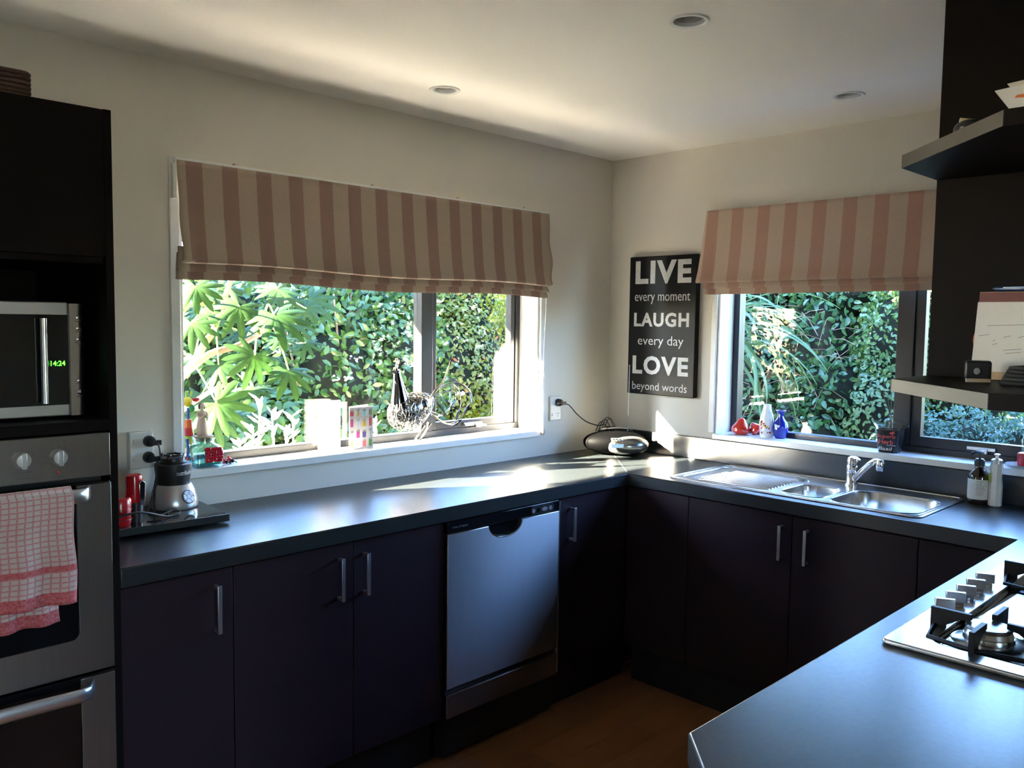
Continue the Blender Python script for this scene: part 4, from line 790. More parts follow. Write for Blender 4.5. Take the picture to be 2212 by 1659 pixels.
m = M(); m.ball((fx, fy+0.0025, fz+0.105), 0.0105, 0.0095, 0.0110, 14, 10); m.tube([(fx-0.009, fy+0.001, fz+0.106), (fx-0.0095, fy, fz+0.092)], [0.004, 0.0025], 7); m.tube([(fx+0.009, fy+0.001, fz+0.106), (fx+0.0095, fy, fz+0.092)], [0.004, 0.0025], 7)
m.build('hair', MAT['hair'], fg)

gf = thing('beaded_giraffe', 'beaded toy giraffe with yellow head at the left end of the sill', 'ornament', (-2.238, 0.055, SZ))
gx, gy = -2.216, 0.060
M().ball((gx-0.004, gy, SZ+0.225), 0.016, 0.013, 0.017, 14, 10).build('head', MAT['yellow'], gf)
M().ball((gx+0.008, gy-0.006, SZ+0.203), 0.0105, 0.010, 0.014, 12, 8).build('snout', MAT['greenb'], gf)
M().ball((gx+0.026, gy, SZ+0.231), 0.014, 0.005, 0.0075, 12, 8).build('ear', MAT['redb'], gf)
for q in (-0.010, 0.006): M().tube([(gx+q, gy, SZ+0.238), (gx+q+0.004, gy, SZ+0.262)], [0.003, 0.0045], 8).build('horn', MAT['lime'], gf)
M().tube([(gx-0.002, gy, SZ+0.205), (gx-0.002, gy, SZ+0.165)], 0.005, 8).build('neck', MAT['blueb'], gf)
M().lathe([(0, SZ+0.168), (0.011, SZ+0.164), (0.013, SZ+0.135), (0, SZ+0.132)], (gx-0.002, gy, 0), 14).build('chest', MAT['orange'], gf)
M().lathe([(0, SZ+0.136), (0.013, SZ+0.135), (0.017, SZ+0.112), (0.014, SZ+0.108), (0, SZ+0.107)], (gx-0.002, gy, 0), 14).build('belly', MAT['redb'], gf)
M().lathe([(0, SZ+0.108), (0.009, SZ+0.107), (0.009, SZ+0.098), (0, SZ+0.097)], (gx-0.002, gy, 0), 12).build('belt', MAT['lime'], gf)
for q, ma, hx in ((-0.007, 'blueb', -0.010), (0.005, 'yellow', 0.008)):
    M().tube([(gx+q, gy, SZ+0.098), (gx+hx*0.6, gy-0.004, SZ+0.06), (gx+hx, gy-0.006, SZ+0.034)], 0.0042, 7).build('leg', MAT[ma], gf)
    M().tube([(gx+hx, gy-0.006, SZ+0.034), (gx+hx*1.3, gy-0.010, SZ+0.002)], 0.0046, 7).build('sock', MAT['redb'], gf)

def bug(x, y, label, s=1.0):
    t = thing('beaded_bug', label, 'ornament', (x, y, SZ), group='small beaded bugs')
    M().ball((x, y, SZ+0.010*s), 0.010*s, 0.009*s, 0.009*s, 12, 8).build('body', MAT['redb'], t)
    M().ball((x+0.007*s, y-0.007*s, SZ+0.008*s), 0.0085*s, 0.005*s, 0.006*s, 10, 6).build('head', MAT['blackg'], t)
    M().ball((x-0.002, y, SZ+0.021*s), 0.004*s, nu=8, nv=6).build('crest', MAT['redb'], t)
    m = M()
    for k in range(3): m.tube([(x+0.006, y-0.008, SZ+0.005), (x+0.018*s, y-0.010+0.004*k, SZ+0.007), (x+0.022*s, y-0.012+0.005*k, SZ+0.0012)], 0.0009, 5)
    m.build('wire_legs', MAT['iron'], t)
bug(-2.108, 0.030, 'red beaded bug right beside the cork jar', 1.1)
bug(-2.082, 0.040, 'red beaded bug furthest from the cork jar, nearest the middle of the sill', 1.15)

# ---- cards
wc = thing('white_card', 'blank white card standing open on the sill', 'card', (-1.63, 0.10, SZ))
M().obox((-1.631, 0.100, SZ+0.097), 0.0525, 0.0006, 0.0965, Matrix.Rotation(0.02, 3, 'Z')).build('front_page', MAT['paper'], wc, smooth=0)
M().obox((-1.624, 0.111, SZ+0.096), 0.0500, 0.0006, 0.0955, Matrix.Rotation(0.10, 3, 'Z')).build('back_page', MAT['paper'], wc, smooth=0)
bc = thing('birthday_card', 'birthday card printed with rows of coloured presents', 'card', (-1.52, 0.04, SZ))
CX0, CX1, CY, CH = -1.584, -1.470, 0.030, 0.168
M().box(CX0, CX1, CY, CY+0.0012, SZ+0.0005, SZ+CH).build('front_page', MAT['card'], bc, smooth=0)
m = M(); m.prism([(CX0, CY+0.0014), (CX0+0.0004, CY+0.0026), (CX1+0.0, CY+0.042), (CX1+0.003, CY+0.041)], SZ+0.0005, SZ+CH+0.004); m.build('back_page', MAT['paper'], bc, smooth=0)
pc = lambda n, c: pm(n, c, 0.5, var=0.03)
PR = [['redb','yellow','aqp','olive'], ['mag','silv','yellow','redb'], ['silv','mag','purp','silv'], ['limep','inkbow','coralp','grn']]
PCOL = dict(redb=(0.45,0.03,0.03), yellow=(0.50,0.30,0.02), aqp=(0.18,0.42,0.45), olive=(0.16,0.17,0.04), mag=(0.42,0.02,0.18), silv=(0.42,0.47,0.50), purp=(0.07,0.04,0.20), limep=(0.65,0.70,0.05), coralp=(0.65,0.10,0.12), grn=(0.10,0.26,0.03))
PMAT = {k: pc('print_'+k, v) for k, v in PCOL.items()}
gz = [0.133, 0.090, 0.045, 0.009]; gw = [0.014, 0.013, 0.018, 0.013]; gh = [[0.018,0.021,0.019,0.019],[0.030,0.024,0.023,0.034],[0.022,0.026,0.023,0.026],[0.022,0.02,0.024,0.026]]
for r in range(4):
    for c_ in range(4):
        px = CX0+0.0125+c_*0.0295; pz = SZ+gz[r]; w_ = gw[c_]*(1.15 if (r+c_) % 3 == 0 else 0.95); h_ = gh[r][c_]; k = PR[r][c_]
        if k != 'inkbow':
            pr_ = M(); top = 0.62 if k == 'yellow' else 1.0
            pr_.prism([(px-w_/2, pz), (px+w_/2, pz), (px+w_/2*top, pz+h_), (px-w_/2*top, pz+h_)], CY-0.0004, CY+0.0002, lambda a, b, d: (a, d, b))
            po = pr_.build('printed_present', PMAT[k], bc, smooth=0)
            M().box(px-0.0008, px+0.0008, CY-0.0007, CY-0.0003, pz, pz+h_).build('ribbon', MAT['ink'], po, smooth=0)
        else: po = bc
        m = M(); zc = pz+(h_ if k != 'inkbow' else 0.012)
        for s_ in (-1, 1): m.tube([(px+s_*(0.0032+0.0034*math.cos(a)), CY-0.0004, zc+0.0034+0.0032*math.sin(a)+0.0006*s_) for a in [2*PI*i/10 for i in range(10)]], 0.0006, 4, closed=True)
        if k == 'inkbow':
            for s_ in (-1, 1): m.tube([(px, CY-0.0004, zc), (px+s_*0.005, CY-0.0004, zc-0.008)], 0.0006, 4)
        m.build('bow', MAT['ink'], po)
text('HAPPY BIRTHDAY', 'lettering', pc('print_taupe', (0.40,0.30,0.27)), bc, (CX0+0.024, CY-0.0002, SZ+0.124), (1,0,0), (0,0,1), 0.066, 0.0068, depth=0.0004, space=1.15)
pe_ = thing('ballpoint_pen', 'slim silver pen standing behind the birthday card', 'pen', (-1.462, 0.060, SZ))
M().tube([(-1.4615, 0.060, SZ+0.001), (-1.4615, 0.060, SZ+0.006), (-1.4605, 0.060, SZ+0.040), (-1.4595, 0.061, SZ+0.126)], [0.001, 0.0035, 0.0045, 0.0045], 10).build('barrel', MAT['silver'], pe_)
M().tube([(-1.4640, 0.0545, SZ+0.124), (-1.4642, 0.0535, SZ+0.098)], 0.0011, 6).build('clip', MAT['chrome'], pe_)
M().ball((-1.4595, 0.061, SZ+0.127), 0.0042, nu=8, nv=6).build('button', MAT['chrome'], pe_)

# ---- wire rooster
rs = thing('wire_rooster', 'silver wire and tin rooster sculpture with curling tail feathers', 'sculpture', (-1.22, 0.055, SZ))
ry_ = 0.052
random.seed(5)
bm_ = M(); c0 = Vector((-1.258, ry_, 1.190)); ax = (0.118, 0.052, 0.078)
def bodypt(u, v):                       # u round the long axis, v along it; fuller at the breast, rising to the tail
    x = -math.cos(v); rad = math.sin(v); f = 1.0-0.16*x
    return c0 + Vector((ax[0]*x, ax[1]*rad*math.cos(u)*f, ax[2]*rad*math.sin(u)*f + 0.030*max(0, x)**2 + 0.010*x))
for k in range(330):
    u, v, a = random.random()*2*PI, math.acos(1-2*random.random()), random.random()*2*PI; pts = []
    for i in range(7):
        pts.append(bodypt(u, min(PI-0.05, max(0.05, v)))*1.0); u += 0.16*math.cos(a)/max(0.3, math.sin(v)); v += 0.13*math.sin(a); a += 0.75*(random.random()-0.3)
    bm_.tube(pts, 0.00135, 4, cap=False)
for k in range(10):
    v = 0.25+k*(PI-0.5)/9; bm_.tube([bodypt(2*PI*i/20, v) for i in range(20)], 0.0015, 4, closed=True)
bo = bm_.build('wire_body', MAT['wire'], rs); bo['kind'] = 'stuff'
core = M(); core.loft([[(Vector(bodypt(2*PI*i/16, v))-c0)*0.80+c0 for i in range(16)] for v in [0.12+(PI-0.24)*k/10 for k in range(11)]]); core.build('dark_lining', MAT['tin'], rs)
nk = [((-1.334, 1.362), 0.013, 0.012), ((-1.332, 1.340), 0.019, 0.016), ((-1.326, 1.305), 0.028, 0.022), ((-1.318, 1.265), 0.040, 0.030), ((-1.312, 1.228), 0.050, 0.036), ((-1.308, 1.195), 0.056, 0.040)]
m = M(); m.loft([[(p_[0]+r_*math.cos(t), ry_+q_*math.sin(t), p_[1]-0.35*r_*math.cos(t)) for t in [2*PI*k/18 for k in range(18)]] for i, (p_, r_, q_) in enumerate(nk)]); m.build('neck', MAT['tin'], rs)
m = M(); m.ball((-1.336, ry_, 1.354), 0.019, 0.014, 0.014, 14, 10); m.build('head', MAT['tin'], rs)
M().tube([(-1.348, ry_, 1.358), (-1.362, ry_, 1.357), (-1.374, ry_, 1.352)], [0.008, 0.005, 0.001], 8).build('beak', MAT['tin'], rs)
m = M()
for q in ((-1.338, 1.372, 0.007), (-1.334, 1.384, 0.008), (-1.330, 1.398, 0.008), (-1.333, 1.410, 0.006), (-1.345, 1.370, 0.006)):
    for k in range(5):
        a = random.random()*PI; m.tube([(q[0]+q[2]*math.cos(t)*math.cos(a), ry_+q[2]*math.cos(t)*math.sin(a), q[1]+q[2]*math.sin(t)) for t in [2*PI*i/10 for i in range(10)]], 0.0013, 4, closed=True)
m.build('comb', MAT['wire'], rs)
M().tube([(-1.350, ry_-0.008, 1.345), (-1.353, ry_-0.010, 1.325), (-1.346, ry_-0.012, 1.308)], [0.004, 0.006, 0.003], 8, flat=0.5).build('wattle', MAT['tin'], rs)
tb = (-1.155, 1.245)
tails = [[tb, (-1.120, 1.275), (-1.085, 1.320), (-1.066, 1.370), (-1.058, 1.402)], [tb, (-1.11, 1.290), (-1.06, 1.318), (-1.02, 1.310)], [tb, (-1.10, 1.275), (-1.03, 1.290), (-0.985, 1.262), (-0.968, 1.205), (-0.985, 1.150)], [tb, (-1.09, 1.290), (-1.00, 1.300), (-0.94, 1.262), (-0.930, 1.225)],
         [tb, (-1.08, 1.262), (-1.02, 1.258), (-1.01, 1.225), (-1.03, 1.195)], [(-1.15, 1.18), (-1.09, 1.165), (-1.04, 1.185), (-1.025, 1.208)], [(-1.15, 1.17), (-1.07, 1.125), (-1.0, 1.135), (-0.955, 1.185)], [(-1.15, 1.165), (-1.09, 1.13), (-1.03, 1.115), (-0.995, 1.125)]]
for i, tl_ in enumerate(tails):
    yo = (i % 3-1)*0.014; P3 = smooth_path([(a, ry_+yo*(k/ (len(tl_)-1)), b) for k, (a, b) in enumerate(tl_)], 6)
    f_ = M().tube(P3, 0.0026, 6).build('tail_feather', MAT['wire'], rs)
    e = P3[-1]; d_ = (P3[-1]-P3[-4]).normalized(); n_ = Vector((d_.z, 0, -d_.x)); mm = M()
    tip = [e-d_*0.038, e-d_*0.012+n_*0.010, e+d_*0.010+n_*0.006, e+d_*0.026, e+d_*0.004-n_*0.005, e-d_*0.018-n_*0.006]
    mm.loft([[tuple(v_+Vector((0, s_*0.0009, 0))) for v_ in tip] for s_ in (-1, 1)]); mm.build('feather_tip', MAT['tin'], f_, smooth=0)
for k in range(9): M().tube([(-1.150+0.003*k, ry_-0.02, 1.235-0.004*k), (-1.120+0.004*k, ry_-0.026, 1.225-0.008*k), (-1.105+0.002*k, ry_-0.024, 1.190-0.006*k)], 0.0013, 4).build('saddle_wire', MAT['wire'], rs)
for lx, fx_, ly in ((-1.235, -1.262, ry_-0.02), (-1.165, -1.192, ry_+0.022)):
    lg = M().tube([(lx+0.022, ly, 1.128), (lx+0.012, ly, 1.105), (fx_, ly, SZ+0.003)], [0.012, 0.0035, 0.0030], 7).build('leg', MAT['wire'], rs)
    for a in (-2.6, PI, 2.6, 0.2): M().tube([(fx_, ly, SZ+0.003), (fx_+0.03*math.cos(a), ly+0.03*math.sin(a)*0.7, SZ+0.002)], [0.0026, 0.0014], 5).build('toe', MAT['wire'], lg)

# ================================================================== canvas sign on the right wall
sg = thing('canvas_sign', 'black canvas sign with silver lettering about life on the right wall', 'sign', (0, -0.345, 1.22))
M().box(-0.036, -0.002, -0.541, -0.148, 1.221, 1.902).build('canvas', MAT['signb'], sg, bevel=0.004)
for s_, y_, wd_, z0, hh, bo_ in (('LIVE', -0.185, 0.326, 1.767, 0.113, 0.040), ('every moment', -0.184, 0.324, 1.668, 0.052, -0.004), ('LAUGH', -0.182, 0.323, 1.557, 0.069, 0.034), ('every day', -0.208, 0.269, 1.453, 0.059, -0.004), ('LOVE', -0.179, 0.328, 1.321, 0.092, 0.036), ('beyond words', -0.180, 0.323, 1.231, 0.052, -0.004)):
    text(s_, 'lettering', MAT['signw'], sg, (-0.0362, y_, z0), (0,-1,0), (0,0,1), wd_, hh, bold=bo_, depth=0.0006, space=(1.14 if bo_ > 0 else 1.0))

# ================================================================== radio in the corner
rd = thing('portable_radio', 'rounded black and silver portable radio in the worktop corner', 'radio', (-0.205, -0.215, CT), rz=math.radians(-40))
def el(m, c, rx, ry, rz, p=2.4, nu=36, nv=16):
    vs_ = []; sg_ = lambda v, e: math.copysign(abs(v)**e, v)
    rings = []
    for i in range(1, nv):
        t = -PI/2+PI*i/nv; ct, st = math.cos(t), math.sin(t)
        rings.append([(c[0]+rx*sg_(ct, 0.9)*math.cos(a), c[1]+ry*sg_(ct, 0.9)*math.sin(a), c[2]+rz*sg_(st, 0.9)) for a in [2*PI*k/nu for k in range(nu)]])
    return m.loft(rings)
m = M(); el(m, (-0.002, 0.016, 0.060), 0.156, 0.094, 0.056); m.build('body', MAT['rblack'], rd, smooth=50, local=True)
m = M(); el(m, (0.046, -0.032, 0.052), 0.110, 0.080, 0.046); fs_ = m.build('front_shell', MAT['rsilver'], rd, smooth=50, local=True)
m = M(); m.tube([(0.050+0.086*math.cos(a), -0.032-0.0805*math.sqrt(max(0.05, 1-0.80*math.cos(a)**2*0.78))*1.0+0.012*abs(math.sin(a)), 0.050+0.026*math.sin(a)) for a in [2*PI*i/40 for i in range(40)]], 0.0016, 5, closed=True); m.build('speaker_ring', MAT['blackp'], fs_, local=True)
m = M(); m.obox((0.000, -0.088, 0.083), 0.040, 0.003, 0.012, Matrix.Rotation(-0.75, 3, 'X')); m.build('control_panel', MAT['rsilver'], fs_, bevel=0.002, local=True)
for k in range(5): M().obox((-0.028+0.014*k, -0.0910, 0.0865), 0.0048, 0.002, 0.0035, Matrix.Rotation(-0.75, 3, 'X')).build('button', MAT['chrome'], fs_, bevel=0.001, local=True)
m = M(); m.obox((-0.012, -0.106, 0.058), 0.030, 0.0018, 0.010, Matrix.Rotation(-0.12, 3, 'X')); m.build('dial_window', MAT['blackg'], fs_, bevel=0.001, local=True)
M().tube(smooth_path([(-0.085, 0.02, 0.105), (-0.07, 0.01, 0.122), (0.0, 0.0, 0.130), (0.07, 0.01, 0.122), (0.085, 0.02, 0.105)], 6), 0.0065, 8, flat=0.6).build('carry_handle', MAT['blackp'], rd, local=True)
an = M().tube([(0.072, 0.062, 0.098), (0.075, 0.066, 0.25), (0.076, 0.068, 0.432)], [0.0028, 0.0022, 0.0018], 7).build('antenna', MAT['chrome'], rd, local=True)
M().ball((0.076, 0.068, 0.434), 0.0034, nu=8, nv=6).build('antenna_tip', MAT['chrome'], an, local=True)
for k, (hx, hz) in enumerate(((-0.045, 0.168), (-0.030, 0.178), (-0.020, 0.172), (-0.060, 0.158))):
    M().tube(smooth_path([(hx-0.035, 0.03, 0.112), (hx-0.018, 0.035, hz-0.01), (hx, 0.038, hz), (hx+0.014, 0.035, hz-0.02), (hx+0.032, 0.03, 0.115)], 5), 0.0022, 6).build('cable_loop', MAT['rubber'], rd, local=True)

# ================================================================== sink and tap
sk = thing('kitchen_sink', 'stainless inset sink with drainer and two bowls', 'sink', (-0.285, -1.25, CT))
sx0, sx1, sy0, sy1 = SINK; ZT = 0.9345
B1 = rrect(-0.480, -0.240, -1.388, -1.212, 0.055, 6); B2 = rrect(-0.505, -0.185, -1.735, -1.412, 0.075, 6); DR = rrect(-0.492, -0.100, -1.178, -0.775, 0.045, 6)
plate(rrect(sx0, sx1, sy0, sy1, 0.035, 5), [B1, B2, DR], 0.931, ZT).build('rim', MAT['sinks'], sk, smooth=30, bevel=0.0012)
m = M(); m.tube([(a, b, ZT) for a, b in rrect(sx0+0.010, sx1-0.010, sy0+0.010, sy1-0.010, 0.03, 5)], 0.0022, 6, closed=True); m.build('rim_bead', MAT['sinks'], sk)
def bowl(poly, depth, name):
    cx_ = sum(p[0] for p in poly)/len(poly); cy_ = sum(p[1] for p in poly)/len(poly)
    sc = lambda k, z: [(cx_+(a-cx_)*k, cy_+(b-cy_)*k, z) for a, b in poly]
    m = M(); m.loft([sc(1.0, ZT-0.0005), sc(0.985, ZT-0.006), sc(0.955, ZT-depth*0.5), sc(0.93, ZT-depth*0.86), sc(0.88, ZT-depth*0.97), sc(0.78, ZT-depth), sc(0.18, ZT-depth-0.004)], False, True)
    b = m.build(name, MAT['sinks'], sk, smooth=60)
    M().lathe([(0, ZT-depth-0.002), (0.030, ZT-depth-0.001), (0.036, ZT-depth+0.001), (0.038, ZT-depth-0.002)], (cx_, cy_, 0), 20).build('drain', MAT['chrome'], b)
    return b
bowl(B1, 0.10, 'small_bowl'); mb = bowl(B2, 0.16, 'main_bowl')
for k in range(4): M().box(-0.452+0.010*k, -0.448+0.010*k, -1.426, -1.420, ZT-0.040, ZT-0.022).build('overflow_slot', MAT['blackp'], mb, smooth=0)
for bo2 in (B1, B2): M().tube([(a, b, ZT+0.0002) for a, b in bo2], 0.0026, 6, closed=True).build('bowl_bead', MAT['sinks'], sk)
cx_, cy_ = -0.296, -0.976
scd = lambda k, z: [(cx_+(a-cx_)*k, cy_+(b-cy_)*k, z) for a, b in DR]
m = M(); m.loft([scd(1.0, ZT-0.0003), scd(0.985, ZT-0.003), scd(0.96, ZT-0.0045)], False, True); m.build('drainer', MAT['sinks'], sk, smooth=40)
for k in range(12):
    x = -0.470+0.0245*k; y1_ = -0.845+ (0.0 if 1 < k < 10 else -0.02)
    M().tube([(x, y1_, ZT-0.0050), (x, y1_-0.010, ZT-0.0005), (x, -1.150, ZT-0.0005), (x, -1.165, ZT-0.0050)], 0.0052, 8).build('drainer_rib', MAT['sinks'], sk)
M().tube(smooth_path([(-0.075, -0.80, ZT), (-0.072, -0.95, ZT), (-0.085, -1.08, ZT), (-0.13, -1.15, ZT), (-0.175, -1.195, ZT)], 6), 0.0045, 7).build('drainer_bead', MAT['sinks'], sk)
tp = thing('mixer_tap', 'chrome single lever mixer tap behind the bowls', 'tap', (-0.124, -1.352, ZT))
tx, ty = -0.124, -1.352
M().lathe([(0, ZT), (0.027, ZT), (0.027, ZT+0.005), (0.0225, ZT+0.008), (0.0215, ZT+0.045), (0.0235, ZT+0.048), (0.0235, ZT+0.078), (0.021, ZT+0.083), (0, ZT+0.083)], (tx, ty, 0), 24).build('body', MAT['chrome'], tp)
M().lathe([(0, ZT+0.083), (0.0225, ZT+0.083), (0.0230, ZT+0.100), (0.018, ZT+0.113), (0.008, ZT+0.118), (0, ZT+0.119)], (tx, ty, 0), 24).build('lever_cap', MAT['chrome'], tp)
M().tube([(tx, ty, ZT+0.112), (tx-0.02, ty-0.022, ZT+0.116), (tx-0.045, ty-0.048, ZT+0.113)], [0.008, 0.007, 0.005], 8, flat=0.55).build('lever', MAT['chrome'], tp)
sp_ = M().tube(smooth_path([(tx-0.004, ty-0.008, ZT+0.024), (tx-0.045, ty-0.066, ZT+0.078), (tx-0.068, ty-0.106, ZT+0.112), (tx-0.084, ty-0.128, ZT+0.122), (tx-0.098, ty-0.146, ZT+0.121)], 5), [0.0125]*21, 12).build('spout', MAT['chrome'], tp)
M().lathe([(0, ZT+0.090), (0.012, ZT+0.090), (0.0145, ZT+0.094), (0.0145, ZT+0.124), (0.011, ZT+0.133), (0, ZT+0.135)], (tx-0.099, ty-0.148, 0), 18).build('aerator', MAT['chrome'], sp_)

# ================================================================== bottles behind the sink
b1 = thing('soap_bottle', 'amber pump soap bottle with a white label behind the sink', 'bottle', (-0.092, -1.806, CT))
bx, by = -0.092, -1.806
M().lathe([(0, CT+0.0005), (0.030, CT+0.0005), (0.0345, CT+0.006), (0.0350, CT+0.010), (0.0350, CT+0.100), (0.032, CT+0.112), (0.018, CT+0.128), (0.0145, CT+0.134), (0.0145, CT+0.142), (0, CT+0.142)], (bx, by, 0), 32).build('glass_body', MAT['amber'], b1)
M().lathe([(0.0354, CT+0.020), (0.0358, CT+0.0205), (0.0358, CT+0.0925), (0.0354, CT+0.093)], (bx, by, 0), 32).build('paper_label', MAT['label'], b1)
M().lathe([(0, CT+0.140), (0.0175, CT+0.140), (0.0175, CT+0.160), (0.013, CT+0.166), (0.005, CT+0.167), (0.0045, CT+0.185), (0, CT+0.185)], (bx, by, 0), 20).build('collar', MAT['blackp'], b1)
M().tube([(bx+0.012, by-0.008, CT+0.189), (bx, by, CT+0.190), (bx-0.02, by+0.014, CT+0.190), (bx-0.033, by+0.022, CT+0.182)], [0.006, 0.009, 0.006, 0.004], 8, flat=0.6).build('pump_head', MAT['blackp'], b1)
lr = lambda zz: 0.0359
for s_, z_, h_, sp2, am in (('GLOW', CT+0.083, 0.006, 0.55, 3.52), ('LAB', CT+0.074, 0.006, 0.40, 3.48)): text(s_, 'lettering', MAT['ink'], b1, (0,0,0), (1,0,0), (0,0,1), 1, 1, depth=0.0003, wrap=wrapb(bx, by, lr, am, sp2, z_, h_), space=1.3)
for z_, sp2 in ((0.070, 1.0), (0.0645, 0.7), (0.061, 0.8), (0.0565, 1.0), (0.051, 0.7), (0.046, 0.8), (0.041, 0.75), (0.036, 0.6)):
    M().lathe([(0.0360, CT+z_), (0.0362, CT+z_+0.0002), (0.0360, CT+z_+0.0010)], (bx, by, 0), 10, 'z', 3.30-0.1, 3.30+sp2-0.1).build('label_line', MAT['ink'], b1)
b2 = thing('squeeze_bottle', 'white faceted squeeze bottle with a grey push cap', 'bottle', (-0.090, -1.862, CT))
cx2, cy2 = -0.090, -1.862
ov_ = lambda rx, ry, z: [(cx2+rx*math.cos(a), cy2+ry*math.sin(a), CT+z) for a in [2*PI*k/8+PI/8 for k in range(8)]]
m = M(); m.loft([ov_(0.022, 0.020, 0.0005), ov_(0.025, 0.0225, 0.004), ov_(0.025, 0.0225, 0.075), ov_(0.0215, 0.019, 0.10), ov_(0.021, 0.0185, 0.118), ov_(0.0255, 0.0225, 0.136), ov_(0.0245, 0.0215, 0.147), ov_(0.018, 0.018, 0.156)]); m.build('body', MAT['porc'], b2, smooth=20)
M().lathe([(0, CT+0.154), (0.0185, CT+0.154), (0.0185, CT+0.168), (0.014, CT+0.172), (0.006, CT+0.173), (0.005, CT+0.184), (0.0105, CT+0.185), (0.0100, CT+0.189), (0, CT+0.192)], (cx2, cy2, 0), 20).build('cap', MAT['silver'], b2)
m = M(); m.tube([(cx2-0.019, cy2+0.015, CT+0.09), (cx2-0.017, cy2+0.0175, CT+0.12)], 0.004, 6); m.build('leaf_print', MAT['lime'], b2)

# ================================================================== things on the sink sill
def pear(x, y, s, label, lean):
    t = thing('red_pear', label, 'ornament', (x, y, SZR), group='red glazed pears')
    R = Matrix.Rotation(lean, 3, 'X')
    pr = [(0, 0.0), (0.55, 0.02), (0.90, 0.20), (1.0, 0.48), (0.93, 0.78), (0.70, 1.10), (0.48, 1.40), (0.36, 1.62), (0.24, 1.74), (0, 1.78)]
    m = M(); m.lathe([(r*s, h*s) for r, h in pr], (0,0,0), 22); m.v = [tuple(R @ Vector(v)+Vector((x, y, SZR+0.001))) for v in m.v]
    zmin = min(v[2] for v in m.v); m.v = [(v[0], v[1], v[2]-zmin+SZR+0.0005) for v in m.v]
    m.build('pear_body', MAT['redg'], t, smooth=60)
    tip = R @ Vector((0, 0, 1.76*s)) + Vector((x, y, SZR-zmin+SZR+0.0005))
    M().tube([tip, tip+Vector((0.002, -0.005, 0.008)), tip+Vector((0.0, -0.012, 0.010))], [0.0022, 0.0018, 0.001], 6).build('stalk', MAT['hair'], t)
pear(0.050, -0.745, 0.043, 'larger red glazed pear in the corner of the sink sill', 0.10)
pear(0.088, -0.818, 0.030, 'smaller red glazed pear lying behind the white vase', -0.75)
v1 = thing('white_vase', 'slender white vase painted with small red flowers', 'vase', (0.058, -0.874, SZR))
M().lathe([(0, SZR+0.0005), (0.026, SZR+0.0005), (0.030, SZR+0.006), (0.0325, SZR+0.040), (0.0325, SZR+0.070), (0.027, SZR+0.100), (0.0195, SZR+0.124), (0.0170, SZR+0.140), (0.0175, SZR+0.150), (0.0150, SZR+0.150), (0.0140, SZR+0.13), (0, SZR+0.12)], (0.058, -0.874, 0), 30).build('vase_body', MAT['porc'], v1)
random.seed(12)
for k in range(16):
    a = PI+0.1+(random.random()-0.35)*1.5; z_ = SZR+0.022+random.random()*0.052; R_v = 0.0327 if z_ < SZR+0.07 else 0.031
    M().ball((0.058+R_v*math.cos(a), -0.874+R_v*math.sin(a), z_), 0.0030+0.002*random.random(), nu=8, nv=5).build('painted_flower', MAT[('redb', 'petal', 'redb', 'yellow')[k % 4]], v1)
v2 = thing('blue_vase', 'small cobalt blue vase with flared neck and white flowers', 'vase', (0.074, -0.925, SZR))
M().lathe([(0, SZR+0.0005), (0.022, SZR+0.0005), (0.026, SZR+0.008), (0.034, SZR+0.036), (0.0355, SZR+0.052), (0.030, SZR+0.072), (0.016, SZR+0.088), (0.0125, SZR+0.100), (0.0145, SZR+0.115), (0.0210, SZR+0.126), (0.0195, SZR+0.127), (0.012, SZR+0.110), (0, SZR+0.10)], (0.076, -0.932, 0), 30).build('vase_body', MAT['blue'], v2)
for k in range(12):
    a = PI-0.05+0.6*(random.random()-0.4); z_ = SZR+0.040+0.028*random.random()
    M().ball((0.076+0.0345*math.cos(a), -0.932+0.0345*math.sin(a), z_), 0.0032, nu=8, nv=5).build('painted_flower', MAT['porc'], v2)
M().tube([(0.076+0.0208*math.cos(a), -0.932+0.0208*math.sin(a), SZR+0.1265) for a in [2*PI*i/24 for i in range(24)]], 0.0013, 5, closed=True).build('rim_line', MAT['porc'], v2)

hb = thing('herb_pouch', 'black potted herb sleeve reading Superb Herb Basil on the sink sill', 'herb pot', (0.040, -1.432, SZR))
hx, hy = 0.040, -1.432
sq2 = lambda w, d, z, r=0.012: [(hx+a, hy+b, SZR+z) for a, b in rrect(-d, d, -w, w, r, 3)]
m = M(); m.loft([sq2(0.036, 0.030, 0.0005), sq2(0.039, 0.033, 0.01), sq2(0.046, 0.038, 0.09), sq2(0.047, 0.038, 0.094)], True, False); m.build('sleeve', MAT['bag'], hb)
m = M(); m.loft([[(hx+a*(1+0.0*i), hy+b, SZR+0.092+(0.030+0.018*math.sin(9*math.atan2(b, a)))*i) for a, b in rrect(-0.038-0.012*i, 0.038+0.012*i, -0.046-0.014*i, 0.046+0.014*i, 0.014, 3)] for i in (0, 0.5, 1)], False, False); m.build('clear_film', MAT['film'], hb)
m = M(); m.loft([sq2(0.043, 0.035, 0.083), sq2(0.044, 0.036, 0.087)]); m.build('potting_soil', MAT['soil'], hb)
fx_ = lambda z: hx-0.0325-0.0062*(z-0.01)/0.08-0.0012
def herb_text(s_, y_, z_, w_, h_, ma, bo_=0.0, sh=0.0): text(s_, 'lettering', MAT[ma], hb, (fx_(z_)-0.0002, y_, SZR+z_), (0,-1,0), (-0.077,0,1), w_, h_, bold=bo_, depth=0.0004, shear=sh)
herb_text('Superb', hy+0.040, 0.056, 0.074, 0.020, 'coral', 0.012, 0.1); herb_text('Herb', hy+0.032, 0.036, 0.058, 0.018, 'coral', 0.012, 0.1); herb_text('Basil', hy+0.033, 0.010, 0.056, 0.014, 'plug', 0.0, 0.25); herb_text('NEW ZEALAND', hy-0.002, 0.030, 0.034, 0.0035, 'plug')
